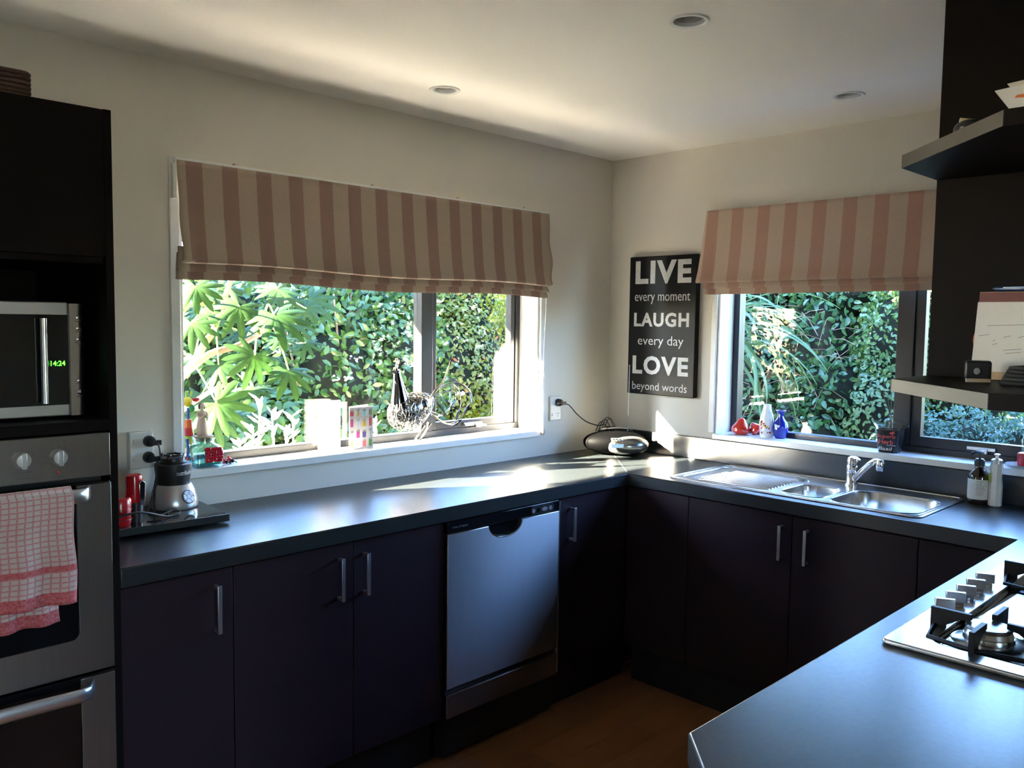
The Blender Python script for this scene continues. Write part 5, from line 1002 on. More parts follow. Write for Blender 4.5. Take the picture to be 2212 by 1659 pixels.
m = M(); m.prism([(hy-0.010, 0.082), (hy-0.018, 0.076), (hy-0.030, 0.080), (hy-0.032, 0.090), (hy-0.020, 0.088)], 0, 0.0006, lambda a, b, c: (fx_(b)-0.0004-c, a, SZR+b)); m.build('leaf_print', MAT['coral'], hb, smooth=0)
for k, (dy, dz, dx) in enumerate(((0.035, 0.20, 0.0), (0.02, 0.17, 0.01), (-0.01, 0.10, 0.0), (0.01, 0.24, 0.005))):
    M().tube(smooth_path([(hx, hy+0.004*k-0.008, SZR+0.085), (hx+dx, hy+dy*0.3, SZR+0.085+dz*0.4), (hx+dx, hy+dy, SZR+0.085+dz*0.75), (hx+dx, hy+dy*0.9, SZR+0.085+dz)], 4), 0.0011, 5).build('dry_stem', MAT['twig'], hb)
sc_ = thing('white_saucer', 'white saucer under the red lantern at the right end of the sink sill', 'saucer', (0.045, -1.915, SZR))
M().lathe([(0, SZR+0.002), (0.030, SZR+0.0005), (0.034, SZR+0.003), (0.060, SZR+0.010), (0.0605, SZR+0.012), (0.034, SZR+0.006), (0, SZR+0.005)], (0.045, -1.915, 0), 30).build('dish', MAT['porc'], sc_)
ln_ = thing('glass_lantern', 'clear glass bottle in a red square holder on the white saucer', 'lantern', (0.045, -1.925, SZR+0.006))
s3 = lambda w, z: [(0.045+a, -1.925+b, SZR+z) for a, b in rrect(-w, w, -w, w, 0.006, 3)]
m = M(); m.loft([s3(0.026, 0.0065), s3(0.028, 0.009), s3(0.028, 0.052), s3(0.026, 0.054)]); m.build('red_holder', MAT['red'], ln_)
M().lathe([(0.020, SZR+0.055), (0.021, SZR+0.057), (0.021, SZR+0.105), (0.014, SZR+0.120), (0.009, SZR+0.124), (0.009, SZR+0.142), (0.0075, SZR+0.142), (0.0075, SZR+0.123), (0.019, SZR+0.104), (0.019, SZR+0.056)], (0.045, -1.925, 0), 24).build('glass_bottle', MAT['clear'], ln_)
M().lathe([(0, SZR+0.142), (0.011, SZR+0.142), (0.011, SZR+0.152), (0, SZR+0.154)], (0.045, -1.925, 0), 14).build('stopper', MAT['plug'], ln_)

# ================================================================== gas hob
hbk = thing('gas_hob', 'stainless five burner gas hob with a row of knobs on the peninsula', 'hob', (-1.38, -2.36, CT))
hx0, hx1, hy0, hy1 = -1.757, -0.900, -2.640, -2.118
well = rrect(hx0+0.055, hx1-0.055, hy0+0.035, hy1-0.078, 0.03, 5)
pl_ = plate(rrect(hx0, hx1, hy0, hy1, 0.014, 4), [well], CT+0.0005, CT+0.012).build('hob_plate', MAT['sinks'], hbk, bevel=0.004, seg=3)
m = M(); cw = (sum(p[0] for p in well)/len(well), sum(p[1] for p in well)/len(well))
m.loft([[(cw[0]+(a-cw[0])*k, cw[1]+(b-cw[1])*k, z) for a, b in well] for k, z in ((1.0, CT+0.0115), (0.99, CT+0.008), (0.97, CT+0.0025))], False, True); m.build('hob_well', MAT['hobwell'], hbk, smooth=50)
for k in range(5):
    kx = -1.492+0.0700*k; ky = -2.154
    kb = M().lathe([(0, CT+0.0125), (0.0165, CT+0.0125), (0.0165, CT+0.018), (0.0135, CT+0.021), (0, CT+0.021)], (kx, ky, 0), 18).build('knob', MAT['alu'], hbk)
    M().obox((kx, ky, CT+0.0315), 0.0060, 0.0205, 0.0115, Matrix.Rotation(0.45, 3, 'Z')).build('knob_grip', MAT['alu'], kb, bevel=0.0015)
for i, (bx, by, r) in enumerate(((-1.588, -2.270, 0.040), (-1.588, -2.500, 0.030), (-1.330, -2.385, 0.052), (-1.070, -2.270, 0.036), (-1.070, -2.500, 0.040))):
    z = CT+0.0025
    bu = M().lathe([(0, z), (r*1.75, z), (r*1.60, z+0.003), (r*1.20, z+0.006), (r*1.16, z+0.014), (0, z+0.014)], (bx, by, 0), 28).build('burner_base', MAT['sinks'], hbk)
    M().lathe([(0, z+0.014), (r*1.12, z+0.014), (r*1.15, z+0.017), (r*1.05, z+0.026), (0, z+0.026)], (bx, by, 0), 28).build('burner_crown', MAT['steel'], bu)
    M().lathe([(0, z+0.027), (r*1.05, z+0.027), (r*1.10, z+0.030), (r*1.02, z+0.034), (0, z+0.035)], (bx, by, 0), 28).build('burner_cap', MAT['steelh'], bu)
    M().tube([(bx-r*1.35, by+0.012, z), (bx-r*1.35, by+0.012, z+0.016)], 0.005, 8).build('igniter', MAT['plug'], bu)
    R0, R1 = r*0.72+0.004, 0.112
    tr_ = M()
    for a in (PI/2, PI, 1.5*PI, 0):
        d_ = Vector((math.cos(a), math.sin(a), 0)); n_ = Vector((-d_.y, d_.x, 0)); c_ = Vector((bx, by, 0))
        poly = [(R0, 0.050), (R0, 0.038), (r*1.35, 0.034), (R1-0.030, 0.016), (R1-0.030, 0.004), (R1, 0.004), (R1, 0.050)]
        rg = [[tuple(c_+d_*p+n_*(s_*0.0055)+Vector((0, 0, CT+q+0.0005))) for p, q in poly] for s_ in (-1, 1)]; tr_.loft(rg)
    for a in (PI/4, 3*PI/4, 5*PI/4, 7*PI/4):
        p0 = (bx+(R1-0.008)*math.cos(a-PI/4), by+(R1-0.008)*math.sin(a-PI/4), CT+0.012); p1 = (bx+(R1-0.008)*math.cos(a+PI/4), by+(R1-0.008)*math.sin(a+PI/4), CT+0.012)
        pm_ = (bx+(R1+0.012)*math.cos(a), by+(R1+0.012)*math.sin(a), CT+0.012); tr_.tube([p0, pm_, p1], 0.0055, 6)
    tr_.build('pan_support', MAT['iron'], hbk, bevel=0.001)

# ================================================================== overhead cabinet with end shelves
oc = thing('overhead_cabinet', 'dark hanging cabinet with open end shelves above the peninsula', 'cabinet', (-0.8, -2.3, 1.44))
PX, PY, PY1 = -1.600, -2.130, -2.500
M().box(PX, -0.03, PY1, PY, 1.446, H0-0.002).build('body', MAT['carc'], oc, bevel=0.001)
shp = [(PX, PY), (-1.782, -2.128), (-2.035, -2.372), (-2.035, PY1), (PX, PY1)]
edge = pm('shelf_edging', (0.085, 0.078, 0.068), 0.35, var=0.08)
for z0, z1 in ((1.445, 1.4705), (1.874, 1.8995)):
    sh = M().prism(shp, z0, z1).build('shelf', MAT['carc'], oc, bevel=0.001)
    m = M(); a, b = Vector(shp[1]), Vector(shp[2]); d_ = (b-a).normalized(); n_ = Vector((d_.y, -d_.x))
    q = [a+d_*0.001, b-d_*0.001, b-d_*0.001+n_*0.0012, a+d_*0.001+n_*0.0012]
    m.prism([tuple(v) for v in q], z0+0.0008, z1-0.0008); m.build('edge_strip', edge, sh, smooth=0)
S2, S1 = 1.4705, 1.8995
np_ = thing('note_pad', 'clipboard sheet with faint handwriting leaning against the hanging cabinet', 'notepad', (-1.635, -2.31, S2))
lean = lambda z: -1.645+0.022*(z-S2)/0.17
m = M(); m.prism([(-2.228, S2+0.001), (-2.43, S2+0.001), (-2.43, 1.642), (-2.231, 1.642)], 0, 0.003, lambda a, b, c: (lean(b)-c, a, b)); m.build('backing_board', MAT['cork'], np_, smooth=0)
m = M(); m.prism([(-2.2275, S2+0.016), (-2.43, S2+0.016), (-2.43, 1.622), (-2.229, 1.622)], 0.0032, 0.0040, lambda a, b, c: (lean(b)-c, a, b)); pg = m.build('page', MAT['notep'], np_, smooth=0)
m = M(); m.prism([(-2.231, 1.6225), (-2.310, 1.6225), (-2.310, 1.641), (-2.232, 1.641)], 0.0032, 0.0050, lambda a, b, c: (lean(b)-c, a, b)); m.build('header_strip', pm('maroon_strip', (0.16, 0.05, 0.045), 0.6), np_, smooth=0)
m = M(); random.seed(21)
for yy, zz, ww in ((-2.25, 1.575, 0.07), (-2.262, 1.545, 0.004), (-2.262, 1.538, 0.008), (-2.280, 1.553, 0.012), (-2.305, 1.553, 0.012), (-2.282, 1.528, 0.030), (-2.286, 1.522, 0.026), (-2.236, 1.555, 0.018)):
    m.prism([(yy, zz), (yy-ww, zz+0.003), (yy-ww, zz+0.0042), (yy, zz+0.0012)], 0.0041, 0.0045, lambda a, b, c: (lean(b)-c, a, b))
m.build('handwriting', pm('pencil', (0.30, 0.27, 0.25), 0.8), pg, smooth=0)
od = thing('orange_disc', 'orange round coaster half hidden behind the note page', 'coaster', (-1.612, -2.252, 1.54))
M().lathe([(0, -1.612), (0.030, -1.612), (0.031, -1.609), (0.030, -1.606), (0, -1.606)], (0, -2.248, 1.548), 28, 'x').build('disc', MAT['orange'], od)
bp_ = thing('blue_pen', 'dark blue pen lying along the top of the note page', 'pen', (-1.640, -2.31, 1.646))
M().tube([(-1.632, -2.255, 1.6485), (-1.632, -2.262, 1.6475), (-1.634, -2.39, 1.6475)], [0.001, 0.0055, 0.0055], 10).build('barrel', pm('blue_barrel', (0.01, 0.03, 0.10), 0.25), bp_)
M().tube([(-1.639, -2.275, 1.650), (-1.640, -2.32, 1.650)], 0.0012, 5).build('clip', MAT['chrome'], bp_)
bxx = thing('charger_block', 'black charger block on the lower end shelf', 'charger', (-1.72, -2.262, S2))
M().obox((-1.72, -2.262, S2+0.020), 0.024, 0.022, 0.019, Matrix.Rotation(0.3, 3, 'Z')).build('case', MAT['blackp'], bxx, bevel=0.004)
M().lathe([(0, -1.7465), (0.006, -1.7455), (0.007, -1.742)], (0, -2.268, S2+0.020), 12, 'x').build('socket', MAT['ink'], bxx)
ws = thing('wooden_stick', 'short pale wooden stick on the lower end shelf', 'stick', (-1.79, -2.29, S2))
M().obox((-1.795, -2.285, S2+0.0055), 0.020, 0.0035, 0.0035, Matrix.Rotation(-1.1, 3, 'Z')).build('stick', MAT['wood'], ws, bevel=0.001)
cb = thing('black_cable', 'coiled black cable behind the wooden stick on the lower shelf', 'cable', (-1.80, -2.36, S2))
m = M()
for k in range(5): m.tube([(-1.79+0.012*k+0.05*math.cos(a)*1.2, -2.375+0.05*math.sin(a), S2+0.005+0.006*k) for a in [2*PI*i/22 for i in range(22)]], 0.0042, 6, closed=True)
m.build('coil', MAT['rubber'], cb)
for i, (dx, dz, rot, w) in enumerate(((0.0, 0.0, 0.0, 0.105), (0.024, 0.018, -0.10, 0.10))):
    lf = thing('loose_leaflet', ('white leaflet with orange print at the front of the upper shelf pile', 'plain pale leaflet behind the printed one on the upper shelf')[i], 'leaflet', (-1.86+dx, -2.38, S1))
    R = Matrix.Rotation(0.22, 3, 'X') @ Matrix.Rotation(-0.42, 3, 'Y')
    def P(a, b, c, dx=dx, dz=dz): return (-1.890+dx+0.55*(b)-c*0.8, -2.298-a-0.18*(0.10-b)+dx*-0.5, S1+0.0265+dz*0.9+b*0.80+a*0.05+c*0.5)
    pg = M().prism([(0.03, -0.012), (0.21, -0.012), (0.21, w*0.62), (0.0, w*0.55)], 0, 0.0012, P).build('page', MAT['notep'] if i else MAT['label'], lf, smooth=0)
    if not i:
        m = M(); m.prism([(0.030, 0.030), (0.055, 0.024), (0.078, 0.042), (0.084, 0.054), (0.068, 0.050), (0.052, 0.034), (0.034, 0.036)], 0.0012, 0.0016, P); m.build('orange_print', pm('orange_ink', (0.72, 0.20, 0.05), 0.6), pg, smooth=0)
pk = thing('paper_pile', 'flat pile of papers lying on the upper end shelf', 'papers', (-1.85, -2.40, S1))
for k in range(4): M().obox((-1.88+0.004*k, -2.385-0.003*k, S1+0.0022+0.0035*k), 0.070, 0.085, 0.0016, Matrix.Rotation(0.08*k-0.75, 3, 'Z')).build('sheet', MAT['notep'], pk, smooth=0)
bpch = thing('black_pouch', 'small black pouch beside the leaflets on the upper shelf', 'pouch', (-1.80, -2.255, S1))
m = M(); el(m, (-1.815, -2.262, S1+0.020), 0.05, 0.030, 0.018); m.build('pouch', MAT['blackp'], bpch, smooth=60)
M().tube([(-1.830, -2.243, S1+0.039), (-1.820, -2.262, S1+0.036)], 0.0045, 8).build('zip_tag', pm('cream_tag', (0.70, 0.62, 0.35), 0.5), bpch)

# ================================================================== downlights
for i, (dx, dy) in enumerate(DL):
    t = thing('ceiling_downlight', ('recessed downlight nearest the camera', 'recessed downlight near the long window', 'recessed downlight near the sink window')[i], 'downlight', (dx, dy, H0), group='recessed downlights')
    M().lathe([(0.0405, H0+0.008), (0.0425, H0-0.002), (0.048, H0-0.005), (0.0545, H0-0.0045), (0.0565, H0-0.0005), (0.0435, H0-0.0002), (0.0420, H0+0.008)], (dx, dy, 0), 36).build('trim_ring', MAT['white'], t)
    M().lathe([(0.0420, H0+0.004), (0.0410, H0+0.085), (0, H0+0.086)], (dx, dy, 0), 28).build('can', MAT['plug'], t)
    sb = M().lathe([(0.012, H0+0.080), (0.026, H0+0.050), (0.034, H0+0.020), (0.033, H0+0.0165), (0, H0+0.0125)], (dx+0.003, dy+0.003, 0), 24).build('lamp', MAT['porc'] if i else MAT['chrome'], t)
    if i == 1: M().tube([(dx+0.022*math.cos(a), dy+0.018*math.sin(a), H0+0.012) for a in [2*PI*k/22*0.85 for k in range(22)]], 0.0022, 6).build('lamp_clip', MAT['plug'], t)
    else: M().lathe([(0, H0+0.010), (0.026, H0+0.0125), (0.027, H0+0.016)], (dx+0.003, dy+0.003, 0), 24).build('lens', MAT['clear'], t)

# ================================================================== the garden outside
GZ = -0.25
m = M(); gp = [(-24, -16), (16, -16), (16, 16), (-24, 16)]
plate(gp, [[(RX-0.25, RY-0.25), (0.25, RY-0.25), (0.25, 0.25), (RX-0.25, 0.25)]], GZ-0.05, GZ).build('ground', MAT['soil'], smooth=0)
tag(bpy.data.objects['ground'], 'bare garden soil outside the windows', None, None, 'structure')
pth = M().box(-9.0, 1.25, 0.22, 1.10, GZ, GZ+0.03).box(0.22, 1.25, -7.0, 0.22, GZ, GZ+0.03).build('bounce_path', pm('bounce_concrete', (0.52, 0.49, 0.44), 0.9, var=0.08, scale=5), smooth=0)  # pale strip added outside to reflect light up through the windows
tag(pth, 'pale unseen path added along the house to bounce light up to the ceiling', None, None, 'structure')
def leaf_cloud(name, pos, size, mat, parent, aspect=0.5, toward=(-0.7, -0.7, 0.5), spread=0.9, droop=0.35, seed=1):
    """many small folded leaves in one mesh"""
    g = np.random.default_rng(seed); n = len(pos); pos = np.asarray(pos, float) - np.array(OFF.get(parent.name, Vector((0,0,0))))
    nrm = np.array(toward)/np.linalg.norm(toward) + g.normal(0, spread, (n, 3)); nrm /= np.linalg.norm(nrm, axis=1, keepdims=True)
    a = g.normal(0, 1, (n, 3)) + np.array([0, 0, -droop]); a -= nrm*(a*nrm).sum(1, keepdims=True); a /= np.linalg.norm(a, axis=1, keepdims=True)
    b = np.cross(nrm, a); s = g.uniform(size[0], size[1], (n, 1))
    w = s*aspect
    pts = [0*a, a*0.30*s+b*w*0.42+nrm*s*0.06, a*0.68*s+b*w*0.40+nrm*s*0.03, a*1.0*s-nrm*s*0.10, a*0.68*s-b*w*0.40+nrm*s*0.03, a*0.30*s-b*w*0.42+nrm*s*0.06, a*0.34*s, a*0.68*s-nrm*s*0.02]
    co = np.stack([pos+p for p in pts], 1).reshape(-1, 3)
    tri = np.array([[0,1,6],[1,2,7],[1,7,6],[2,3,7],[0,6,5],[5,6,7],[5,7,4],[4,7,3]])
    idx = (tri[None]+8*np.arange(n)[:, None, None]).reshape(-1)
    me = bpy.data.meshes.new(name); me.vertices.add(len(co)); me.vertices.foreach_set('co', co.reshape(-1))
    me.loops.add(len(idx)); me.loops.foreach_set('vertex_index', idx); nf = len(idx)//3; me.polygons.add(nf)
    me.polygons.foreach_set('loop_start', np.arange(0, 3*nf, 3)); me.polygons.foreach_set('loop_total', np.full(nf, 3)); me.update(); me.validate()
    o = link(name, me, mat, parent, smooth=0); o['kind'] = 'stuff'; return o
def blob_points(blobs, n, seed, shell=0.55):
    g = np.random.default_rng(seed); out = []
    vol = np.array([b[3]*b[4]*b[5] for b in blobs])**(2/3); vol /= vol.sum()
    for b, k in zip(blobs, (vol*n).astype(int)):
        d = g.normal(0, 1, (k, 3)); d /= np.linalg.norm(d, axis=1, keepdims=True); r = g.uniform(shell, 1.05, (k, 1))**0.6
        out.append(np.array(b[:3])+d*r*np.array(b[3:6]))
    return np.concatenate(out)
def inner(parent, blobs, k=0.72):  # dark balls painting the shade inside shrubs and closing sky gaps
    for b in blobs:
        m = M(); m.ball(b[:3], b[3]*k, b[4]*k, b[5]*k, 12, 8); m.build('shade_core', MAT['inner'], parent)
def stems(parent, base, tops, r=0.02, name='stem', mat='bark', seed=3):
    g = random.Random(seed)
    for tx_, ty_, tz_ in tops:
        q = [(base[0]+g.uniform(-.12,.12), base[1]+g.uniform(-.08,.08), GZ), None, None, (tx_, ty_, tz_)]
        q[1] = tuple(q[0][i]*0.65+q[3][i]*0.35+g.uniform(-.06,.06) for i in range(3)); q[2] = tuple(q[0][i]*0.3+q[3][i]*0.7+g.uniform(-.06,.06) for i in range(3))
        M().tube(smooth_path(q, 5), [r*(1-0.045*k) for k in range(16)], 6).build(name, MAT[mat], parent)

# ---- big-leaved fatsia close to the long window
fa = thing('fatsia_shrub', 'large leaved bright green fatsia outside the left of the long window', 'shrub', (-1.95, 1.35, GZ))
def fatsia_mesh(seed, mat):
    g = random.Random(seed); n = 9; vs_ = [(0, 0, 0)]; rings = []
    st = math.radians(32); prof = []
    for k in range(n):
        c = (k-4)*st; Lb = (1.0-0.05*abs(k-4)-0.10*(abs(k-4) > 3))*g.uniform(0.92, 1.06)
        prof += [(c-0.50*st, 0.36), (c-0.36*st, 0.55*Lb), (c-0.27*st, 0.72*Lb), (c-0.13*st, 0.90*Lb), (c, 1.0*Lb), (c+0.13*st, 0.90*Lb), (c+0.27*st, 0.72*Lb), (c+0.36*st, 0.55*Lb)]
    prof.append((4.5*st, 0.36)); k = len(prof)
    def zz(r, a):
        q = ((a/st+100.5) % 1)-0.5
        return -0.30*r*r + 0.10*r*(0.25-q*q*2) - 0.05*math.sin(3*a)*r
    for f in (0.33, 0.66, 1.0):
        for a, r in prof:
            R = min(r, r*f if f < 1 else r); R = r*f; vs_.append((R*math.cos(a), R*math.sin(a), zz(R, a)))
    fs = [(0, 1+i, 2+i) for i in range(k-1)]
    for q in range(2):
        b0 = 1+q*k; b1_ = b0+k; fs += [(b0+i, b1_+i, b1_+i+1, b0+i+1) for i in range(k-1)]
    me = bpy.data.meshes.new('leaf'); me.from_pydata(vs_, [], fs); me.materials.append(mat); me.shade_smooth(); me.update(); return me
FM = [fatsia_mesh(s_, MAT['fatsia']) for s_ in (1, 2, 3)] + [fatsia_mesh(4, MAT['fatsia_y'])]
FAT = [(-1.496,1.1,1.63,.169),(-1.366,1.0,1.59,.193),(-1.471,1.0,1.395,.167),(-1.606,1.1,1.347,.144),(-1.318,.95,1.321,.164),(-1.463,1.05,1.232,.14),(-1.761,.8,1.196,.174),(-1.78,1.0,1.544,.137),(-1.625,1.2,1.612,.139),(-1.713,1.1,1.716,.141),(-1.232,1.2,1.727,.155),(-1.51,1.3,1.707,.162),(-1.45,1.5,1.065,.184),(-.886,1.5,1.633,.106),(-1.195,1.25,1.466,.122),(-1.113,1.6,.987,.118),(-1.589,1.4,1.375,.141),(-.949,1.5,1.543,.131),(-1.234,1.6,1.488,.14),(-1.244,1.7,1.018,.156),(-.769,1.7,1.431,.125),(-1.43,1.7,1.133,.139)]
g = random.Random(8)
for k in range(16): FAT.append((g.uniform(-2.1, -0.7), g.uniform(1.3, 2.0), g.uniform(1.55, 2.25), g.uniform(.13, .19)))
for k in range(6): FAT.append((g.uniform(-1.7, -1.0), g.uniform(1.5, 1.9), g.uniform(0.5, 1.1), g.uniform(.12, .17)))
B1p = [(-2.02, 1.25, 1.10), (-1.748, 1.15, 1.312), (-1.623, 1.15, 1.397), (-1.489, 1.15, 1.433), (-1.354, 1.15, 1.497)]
B2p = [(-1.86, 1.28, 1.12), (-1.671, 1.25, 1.342), (-1.603, 1.25, 1.447), (-1.552, 1.25, 1.522), (-1.45, 1.25, 1.80)]
B3p = [(-1.98, 1.33, 0.9), (-1.684, 1.3, 1.125), (-1.515, 1.3, 1.22), (-1.439, 1.3, 1.233), (-1.379, 1.3, 1.264)]
M().tube(smooth_path([(-2.05, 1.35, GZ), (-2.06, 1.32, 0.35), (-2.04, 1.3, 0.8), (-2.02, 1.25, 1.10)], 5), [0.045]*10+[0.036]*6, 9).build('trunk', MAT['bark'], fa)
for bpz, r in ((B1p, 0.019), (B2p, 0.020), (B3p, 0.013)): M().tube(smooth_path(bpz, 5), [r*(1.15-0.025*k) for k in range(21)], 8).build('branch', MAT['bark'], fa)
anchors = [Vector(B1p[-1]), Vector(B2p[-1]), Vector(B3p[-1]), Vector(B2p[3])]
tocam = Vector((-0.55, -0.80, 0.05))
for i, (x, y, z, r) in enumerate(FAT):
    h = Vector((x, y, z)); me = FM[3] if i in (30, 37) else FM[i % 3]
    o = bpy.data.objects.new('leaf', me); COL.objects.link(o); o.parent = fa
    n = (tocam*0.75+Vector((g.uniform(-.35,.35), g.uniform(-.35,.35), g.uniform(0.35, 0.95)))).normalized()
    d_ = Vector((0.25, 0, -1)); d_ = (d_-n*d_.dot(n)).normalized(); d_ = Matrix.Rotation(g.uniform(-0.9, 0.7), 3, n) @ d_
    if i == 6: d_ = Vector((0.75, -0.1, -0.8)); n = (tocam+Vector((0, 0, 0.5))).normalized(); d_ = (d_-n*d_.dot(n)).normalized()
    Rm = Matrix((d_, n.cross(d_), n)).transposed().to_4x4(); s_ = r*1.05
    o.matrix_basis = Matrix.Translation(h-OFF[fa.name]) @ Rm @ Matrix.Diagonal((s_, s_, s_, 1))
    if i < 22:
        an_ = min(anchors, key=lambda q: (q-h).length); md = (an_+h)/2+Vector((0, 0, 0.06+0.05*g.random()))
        if i == 6: an_ = Vector((-1.93, 1.0, 1.40)); md = Vector((-1.86, 0.9, 1.42))
        M().tube(smooth_path([an_, md, h], 5), [0.0055]*6+[0.004]*5, 6).build('petiole', MAT['stalk'], fa)

# ---- viburnum with white flower heads, sunny shrub with orange tips
vb = thing('viburnum_shrub', 'dark green viburnum with white flower heads outside the long window', 'shrub', (0.2, 2.6, GZ))
VB = [(-0.55, 2.9, 0.9, .55, .4, .75), (0.0, 2.55, 1.0, .55, .45, .85), (0.5, 2.6, 1.1, .55, .45, .85), (-0.25, 2.5, 0.35, .6, .4, .5), (0.4, 2.3, 0.35, .6, .4, .5), (-0.9, 2.7, 0.45, .5, .4, .55), (0.25, 2.8, 1.55, .6, .45, .55), (-0.45, 3.0, 1.5, .5, .4, .45), (-1.15, 2.95, 0.9, .55, .35, .9), (-1.75, 3.0, 0.9, .5, .3, .9), (-1.2, 3.0, 1.75, .6, .3, .5)]
leaf_cloud('foliage', blob_points(VB, 21000, 5), (0.05, 0.085), MAT['vib'], vb, 0.52, seed=5)
leaf_cloud('foliage', blob_points([(-0.75, 2.2, 0.62, .45, .3, .5), (-0.2, 2.0, 0.45, .5, .25, .45), (-1.25, 2.35, 0.4, .4, .3, .5)], 1300, 6), (0.07, 0.12), MAT['vib'], vb, 0.5, seed=6)
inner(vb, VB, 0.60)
stems(vb, (0.1, 2.6), [(-0.4, 2.6, 1.6), (0.1, 2.5, 1.8), (0.5, 2.6, 1.7), (-0.15, 2.35, 1.75), (-0.8, 2.6, 1.1)], 0.018)
g = np.random.default_rng(17)
for k in range(24):
    c_ = blob_points(VB, 60, 100+k)[k % 40]; c_ = np.array([c_[0], min(c_[1], 2.45)-0.12, c_[2]])
    q = c_+g.normal(0, 0.022, (14, 3))*np.array([1, 1, 0.45]); m = M()
    for p_ in q: m.ball(tuple(p_), 0.010, 0.010, 0.007, 6, 4)
    m.build('flower_head', MAT['whitefl'], vb)
sh_ = thing('photinia_shrub', 'sunny yellow green shrub with orange tips outside the long window', 'shrub', (1.6, 2.8, GZ))
PB = [(1.15, 2.75, 1.1, .55, .45, .85), (1.6, 2.8, 1.15, .55, .45, .85), (2.1, 3.0, 1.1, .55, .5, .9), (1.3, 2.6, 0.4, .6, .4, .55), (1.9, 2.7, 0.4, .6, .4, .55), (1.5, 2.9, 1.75, .7, .4, .45), (0.85, 2.9, 1.75, .5, .4, .45)]
leaf_cloud('foliage', blob_points(PB, 21000, 7), (0.028, 0.052), MAT['pho'], sh_, 0.55, seed=7)
leaf_cloud('young_tips', blob_points(PB, 420, 8, 0.95), (0.03, 0.05), MAT['ora'], sh_, 0.5, seed=8)
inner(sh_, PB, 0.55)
stems(sh_, (1.5, 2.9), [(1.1, 2.8, 1.6), (1.6, 2.8, 1.8), (2.1, 3.0, 1.7)], 0.02)
# ---- silvery plant just under the long window
sv = thing('silver_leaf_plant', 'silvery white leaved plant catching the sun below the long window', 'plant', (-1.70, 0.5, GZ))
g = random.Random(31)
for (x, y, z, h_) in ((-1.712, 0.50, 1.225, 0.16), (-1.735, 0.52, 1.10, 0.10), (-1.815, 0.48, 1.055, 0.07), (-1.642, 0.53, 1.165, 0.12), (-1.560, 0.50, 1.15, 0.11), (-1.60, 0.48, 1.09, 0.08), (-1.125, 0.50, 1.10, 0.12), (-1.16, 0.52, 1.06, 0.08)):
    M().tube([(x+g.uniform(-.03,.03), y, GZ), (x+g.uniform(-.02,.02), y, z-0.3), (x, y, z)], [0.006, 0.005, 0.0035], 6).build('stem', MAT['silverleaf'], sv)
    for k in range(9):
        a = g.random()*2*PI; q = z-h_*(k/9)**1.2; L_ = 0.045+0.02*g.random(); e = Vector((math.cos(a)*0.8, math.sin(a)*0.8, 0.55)).normalized()
        M().tube([(x, y, q), tuple(Vector((x, y, q))+e*L_*0.5), tuple(Vector((x, y, q))+e*L_)], [0.003, 0.009, 0.002], 6, flat=0.35).build('leaf', MAT['silverleaf'], sv)
# ---- fence behind
fn = thing('paling_fence', 'dark stained paling fence behind the shrubs', 'fence', (-0.6, 3.75, GZ))
for k in range(34): M().box(-2.6+0.152*k, -2.6+0.152*k+0.144, 3.75, 3.768, GZ+0.05, 1.50+0.012*math.sin(k*2.3)).build('paling', MAT['fence'], fn, smooth=0)
for z in (0.15, 1.15): M().box(-2.6, 2.6, 3.77, 3.82, z, z+0.09).build('rail', MAT['fence'], fn, smooth=0)
# ---- trees further off
def far_tree(x, y, zc, rx, ry, rz, n, mat, label, seed, size=(0.07, 0.12), toward=(-0.6, -0.6, 0.5)):
    t = thing('garden_tree', label, 'tree', (x, y, GZ), group='trees beyond the fence')
    M().tube(smooth_path([(x, y, GZ), (x+0.1, y, zc*0.5), (x, y+0.1, zc)], 4), [0.10]*5+[0.06]*4, 8).build('trunk', MAT['bark'], t)
    g_ = np.random.default_rng(seed); bl2 = [(x+g_.uniform(-.6,.6)*rx, y+g_.uniform(-.6,.6)*ry, zc+g_.uniform(-.6,.6)*rz, rx*.55, ry*.55, rz*.55) for _ in range(7)]
    leaf_cloud('foliage', blob_points(bl2, n, seed), size, MAT[mat], t, 0.5, toward, seed=seed)
def tall_tree(x, y, label, seed, hgt=1.0):  # unseen trees added to block sun from the shrubs and the side opening
    t = thing('sun_block_tree', label, 'tree', (x, y, GZ), group='added sun blocking trees')
    M().tube([(x, y, GZ), (x, y, 2.0), (x, y, 4.8)], [0.16, 0.12, 0.05], 8).build('trunk', MAT['bark'], t)
    core_ = M(); core_.ball((x, y, 3.3), 1.1, 0.55, 3.5, 14, 10); core_.build('shade_core', MAT['bark'], t)  # opaque core so the added tree blocks the sun
    leaf_cloud('foliage', blob_points([(x, y, 1.2, 1.15, .7, 1.3), (x, y, 3.2, 1.15, .7, 1.7), (x, y, 5.4, 1.1, .65, 1.5)], 4600, seed), (0.14, 0.24), MAT['vib'], t, 0.4, seed=seed)
for i_, x_ in enumerate((-18.0, -15.7, -13.4)):
    tall_tree(x_, 5.2, ('unseen tree added to keep sun off the glazed opening, at the far left end', 'unseen tree added to keep sun off the glazed opening, second from the left', 'unseen tree added to keep sun off the glazed opening, third from the left')[i_], 66+i_)
for i_, x_ in enumerate((-6.5, -4.1)): tall_tree(x_, 5.0, ('unseen tree added to shade the shrubs, behind the clipped hedge', 'unseen tree added to shade the shrubs, nearest the viburnum')[i_], 60+i_)
